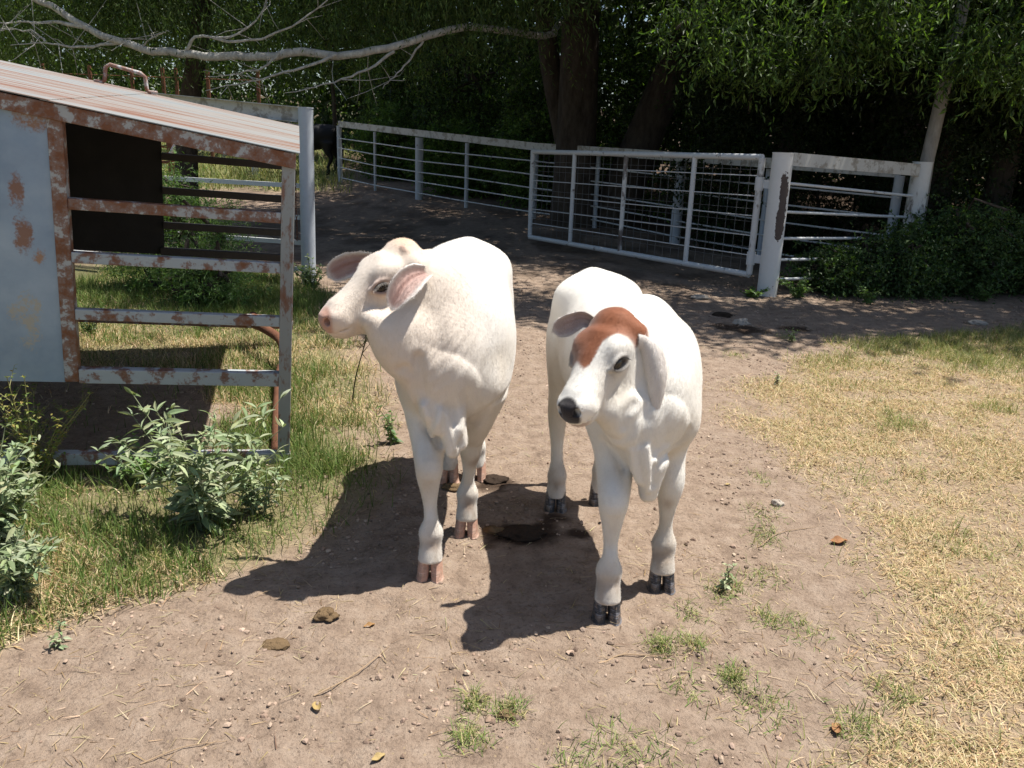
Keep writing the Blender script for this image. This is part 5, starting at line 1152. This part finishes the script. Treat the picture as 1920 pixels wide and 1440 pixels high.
def build_small():
    st = plain('pale_stone', (.42, .37, .31), .9, .2, .6, 60, .3); dung = plain('dry_dung', (.20, .135, .075), .95, .1, 1.0, 90, .5); dd = plain('dark_dung', (.050, .034, .024), .9, .15, 1.0, 70, .5)
    lump('stone', (1.20, 3.41), (.030, .026, .024), st, 3, 'small pale grey stone on the dirt right of the calves', 'stone')
    lump('stone', (2.06, 7.42), (.075, .055, .045), st, 4, 'pale round stone in the tree shade in front of the peeled post', 'stone')
    lump('stone', (1.95, 8.7), (.10, .07, .03), st, 5, 'flat pale stone lying in the shade below the gate', 'stone')
    lump('stone', (.62, 8.9), (.06, .05, .025), st, 6, 'small flat pale stone in the shaded lane', 'stone')
    lump('stone', (4.45, 7.9), (.09, .06, .035), st, 14, 'pale stone at the shade edge far right', 'stone')
    lump('dung_pat', (-.575, 2.385), (.036, .032, .022), dung, 7, 'rounded brown dry dung lump in front of the left calf', 'dung')
    lump('dung_pat', (-.05, 3.06), (.045, .03, .020), dung, 8, 'brown dung lump at the lit edge of the dark pat between the calves', 'dung')
    lump('dung_pat', (.07, 3.04), (.085, .055, .022), dd, 9, 'wide dark damp dung pat in the shadow between the calves', 'dung')
    lump('dung_pat', (-.07, 3.58), (.07, .05, .018), dd, 10, 'dark dung pat behind the left calf\'s foreleg', 'dung')
    lump('dung_pat', (1.95, 7.75), (.10, .07, .03), dd, 11, 'dark dried dung pat beside the pale round stone', 'dung')
    lump('dung_pat', (-.70, 2.235), (.04, .028, .012), dung, 12, 'flat crumbled brown dung below the left calf\'s shadow', 'dung')
    lump('dung_pat', (.02, 1.93), (.03, .02, .012), dung, 15, 'small brown crumb in the middle foreground', 'dung')
    lump('dung_pat', (-.245, 3.47), (.05, .035, .02), dung, 16, 'crumbled dung at the left calf\'s hind hooves', 'dung')
    # twig, dry stems, curled leaves
    r = rngs(23); tw = plain('dry_twig', (.34, .24, .15), .9); 
    def stick(pts, rad, lab, cat='twig'):
        P = [(x, y, float(gh(x, y)[0]) + rad + dz) for x, y, dz in pts]; mb = MB(); Q = catmull(P, 22); mb.tube(Q, list(np.linspace(rad, rad * .4, 22)), 6)
        for k in range(3): q = Q[r.integers(5, 18)]; mb.tube([q, q + r.normal(size=3) * [.03, .03, .003]], [rad * .6, rad * .2], 4)
        props(mb.obj('twig', tw, None, smooth=True, origin=P[0]), lab, cat)
    stick([(.31, 2.19, .0), (.37, 2.235, .004), (.47, 2.25, .006), (.56, 2.245, .0)], .0028, 'thin reddish twig lying in front of the right calf')
    stick([(-.52, 1.98, 0), (-.44, 2.06, .003), (-.38, 2.17, .006), (-.35, 2.24, .0)], .0024, 'long pale dry stem lying in the middle foreground')
    stick([(-.88, 1.70, 0), (-.80, 1.76, .003), (-.70, 1.80, .0)], .002, 'short dry stem near the bottom left corner')
    stick([(1.0, 3.0, 0), (1.12, 3.12, .004), (1.3, 3.2, .0)], .002, 'pale dry stem right of the right calf')
    for i, (x, y, s, a, c, lab) in enumerate([(1.34, 3.06, .042, .4, (.34, .17, .08), 'curled brown dead leaf at the edge of the dry grass'), (-.50, 1.93, .022, 2.0, (.40, .29, .12), 'curled tan leaf in the lower middle left'), (-.30, 1.74, .02, .8, (.42, .31, .14), 'small curled tan leaf close to the bottom edge'), (.92, 1.93, .026, 1.2, (.36, .19, .09), 'brown dead leaf in the lower right'), (1.02, 3.6, .014, .2, (.55, .42, .2), 'tiny yellow leaf on the dirt right of the pale stone'), (-.43, 2.35, .02, .7, (.33, .19, .08), 'folded brown leaf in front of the left calf\'s hoof')]):
        u = np.linspace(-1, 1, 9); X, Y = np.meshgrid(u, u); w = 1 - .8 * np.abs(X)**1.6; V = np.stack([X.ravel() * s, (Y * w).ravel() * s * .55, ((Y * w)**2 * .45 + .25 * X**2 + .1 * np.sin(X * 5)).ravel() * s + .003], 1)
        V2 = V - [0, 0, .0012]; ca, sa = math.cos(a), math.sin(a); R = np.array([[ca, -sa, 0], [sa, ca, 0], [0, 0, 1]]); z = float(gh(x, y)[0]); k = np.arange(81).reshape(9, 9)
        F = np.stack([k[:-1, :-1], k[:-1, 1:], k[1:, 1:], k[1:, :-1]], -1).reshape(-1, 4); VV = np.concatenate([V, V2]) @ R.T + [x, y, z]
        props(mk('dead_leaf', VV, np.concatenate([F, F[:, ::-1] + 81]), plain('dead_leaf', c, .8, .2, .4, 60, .4), origin=(x, y, z)), lab, 'leaf')
def build_cow():
    x0, y0 = -5.62, 22.9; z = float(gz(y0)); S = np.array([0, 1., 0]); k = .12
    X = lambda f, s, h: (x0 - f, y0 + s, z + h)      # f towards the head, which points left
    pr = [Sweep([X(-.80, 0, 1.02) + (.10, .12, .14), X(-.70, 0, 1.02) + (.21, .24, .28), X(-.4, 0, 1.0) + (.26, .28, .34), X(0, 0, .96) + (.31, .29, .38), X(.4, 0, .95) + (.29, .31, .38), X(.65, 0, .98) + (.23, .30, .36), X(.85, 0, .98) + (.14, .2, .26)], S, k=k, cap=.1),
          Sweep([X(.6, 0, 1.05) + (.17, .24, .26), X(.95, 0, 1.10) + (.12, .18, .2), X(1.2, 0, 1.1) + (.10, .13, .14)], S, k=.1),
          Sweep([X(1.15, 0, 1.12) + (.10, .11, .12), X(1.35, 0, .98) + (.10, .10, .12), X(1.58, 0, .80) + (.065, .06, .07), X(1.66, 0, .74) + (.06, .05, .06)], S, k=.06)]
    for f, hs in ((.62, -1), (-.55, 1)):
        for s in (-.16, .16):
            o = .0 if s < 0 else .12; pr.append(Sweep([X(f - o, s, .8) + (.12, .2, .18), X(f - o, s, .58) + (.085, .11, .10), X(f - o + (.0 if hs < 0 else -.08), s, .42) + (.055, .065, .06), X(f - o, s, .22) + (.04, .045, .04), X(f - o, s, .1) + (.055, .06, .05), X(f - o + .02, s, .0) + (.055, .06, .06)], S, k=.08, cap=.05))
    pr.append(Sweep([X(-.80, 0, 1.2) + (.03, .03), X(-.90, 0, .9) + (.025, .025), X(-.90, 0, .5) + (.03, .03), X(-.88, 0, .3) + (.04, .04)], S, k=.05))
    for s in (-1, 1): pr.append(Ell(X(1.18, s * .17, 1.16), (.04, .12, .05), k=.03))
    V, F = surface(pr, h=.03)
    root = empty('cow', (x0, y0, z), 'black cow standing in the gap beyond the pale blue white post', 'cow')
    mk('body', V, F, plain('black_hide', (.010, .009, .010), .6, .3, .2, 30, .3), root)
    for s in (-1, 1): Ve, Fe = ball(X(1.33, s * .098, 1.05), .02, 6); mk('eye', Ve, Fe, M_EYE, root)
if ONLY in ('', 'env', 'all'):
    build_ground(); print('ground', round(time.time() - T0, 1))
    build_feeder(); build_fences(); print('structures', round(time.time() - T0, 1))
    build_trees(); print('trees', round(time.time() - T0, 1))
    build_cow(); build_weeds(); build_small(); print('weeds', round(time.time() - T0, 1))
    build_grass(); build_litter(); print('grass', round(time.time() - T0, 1))
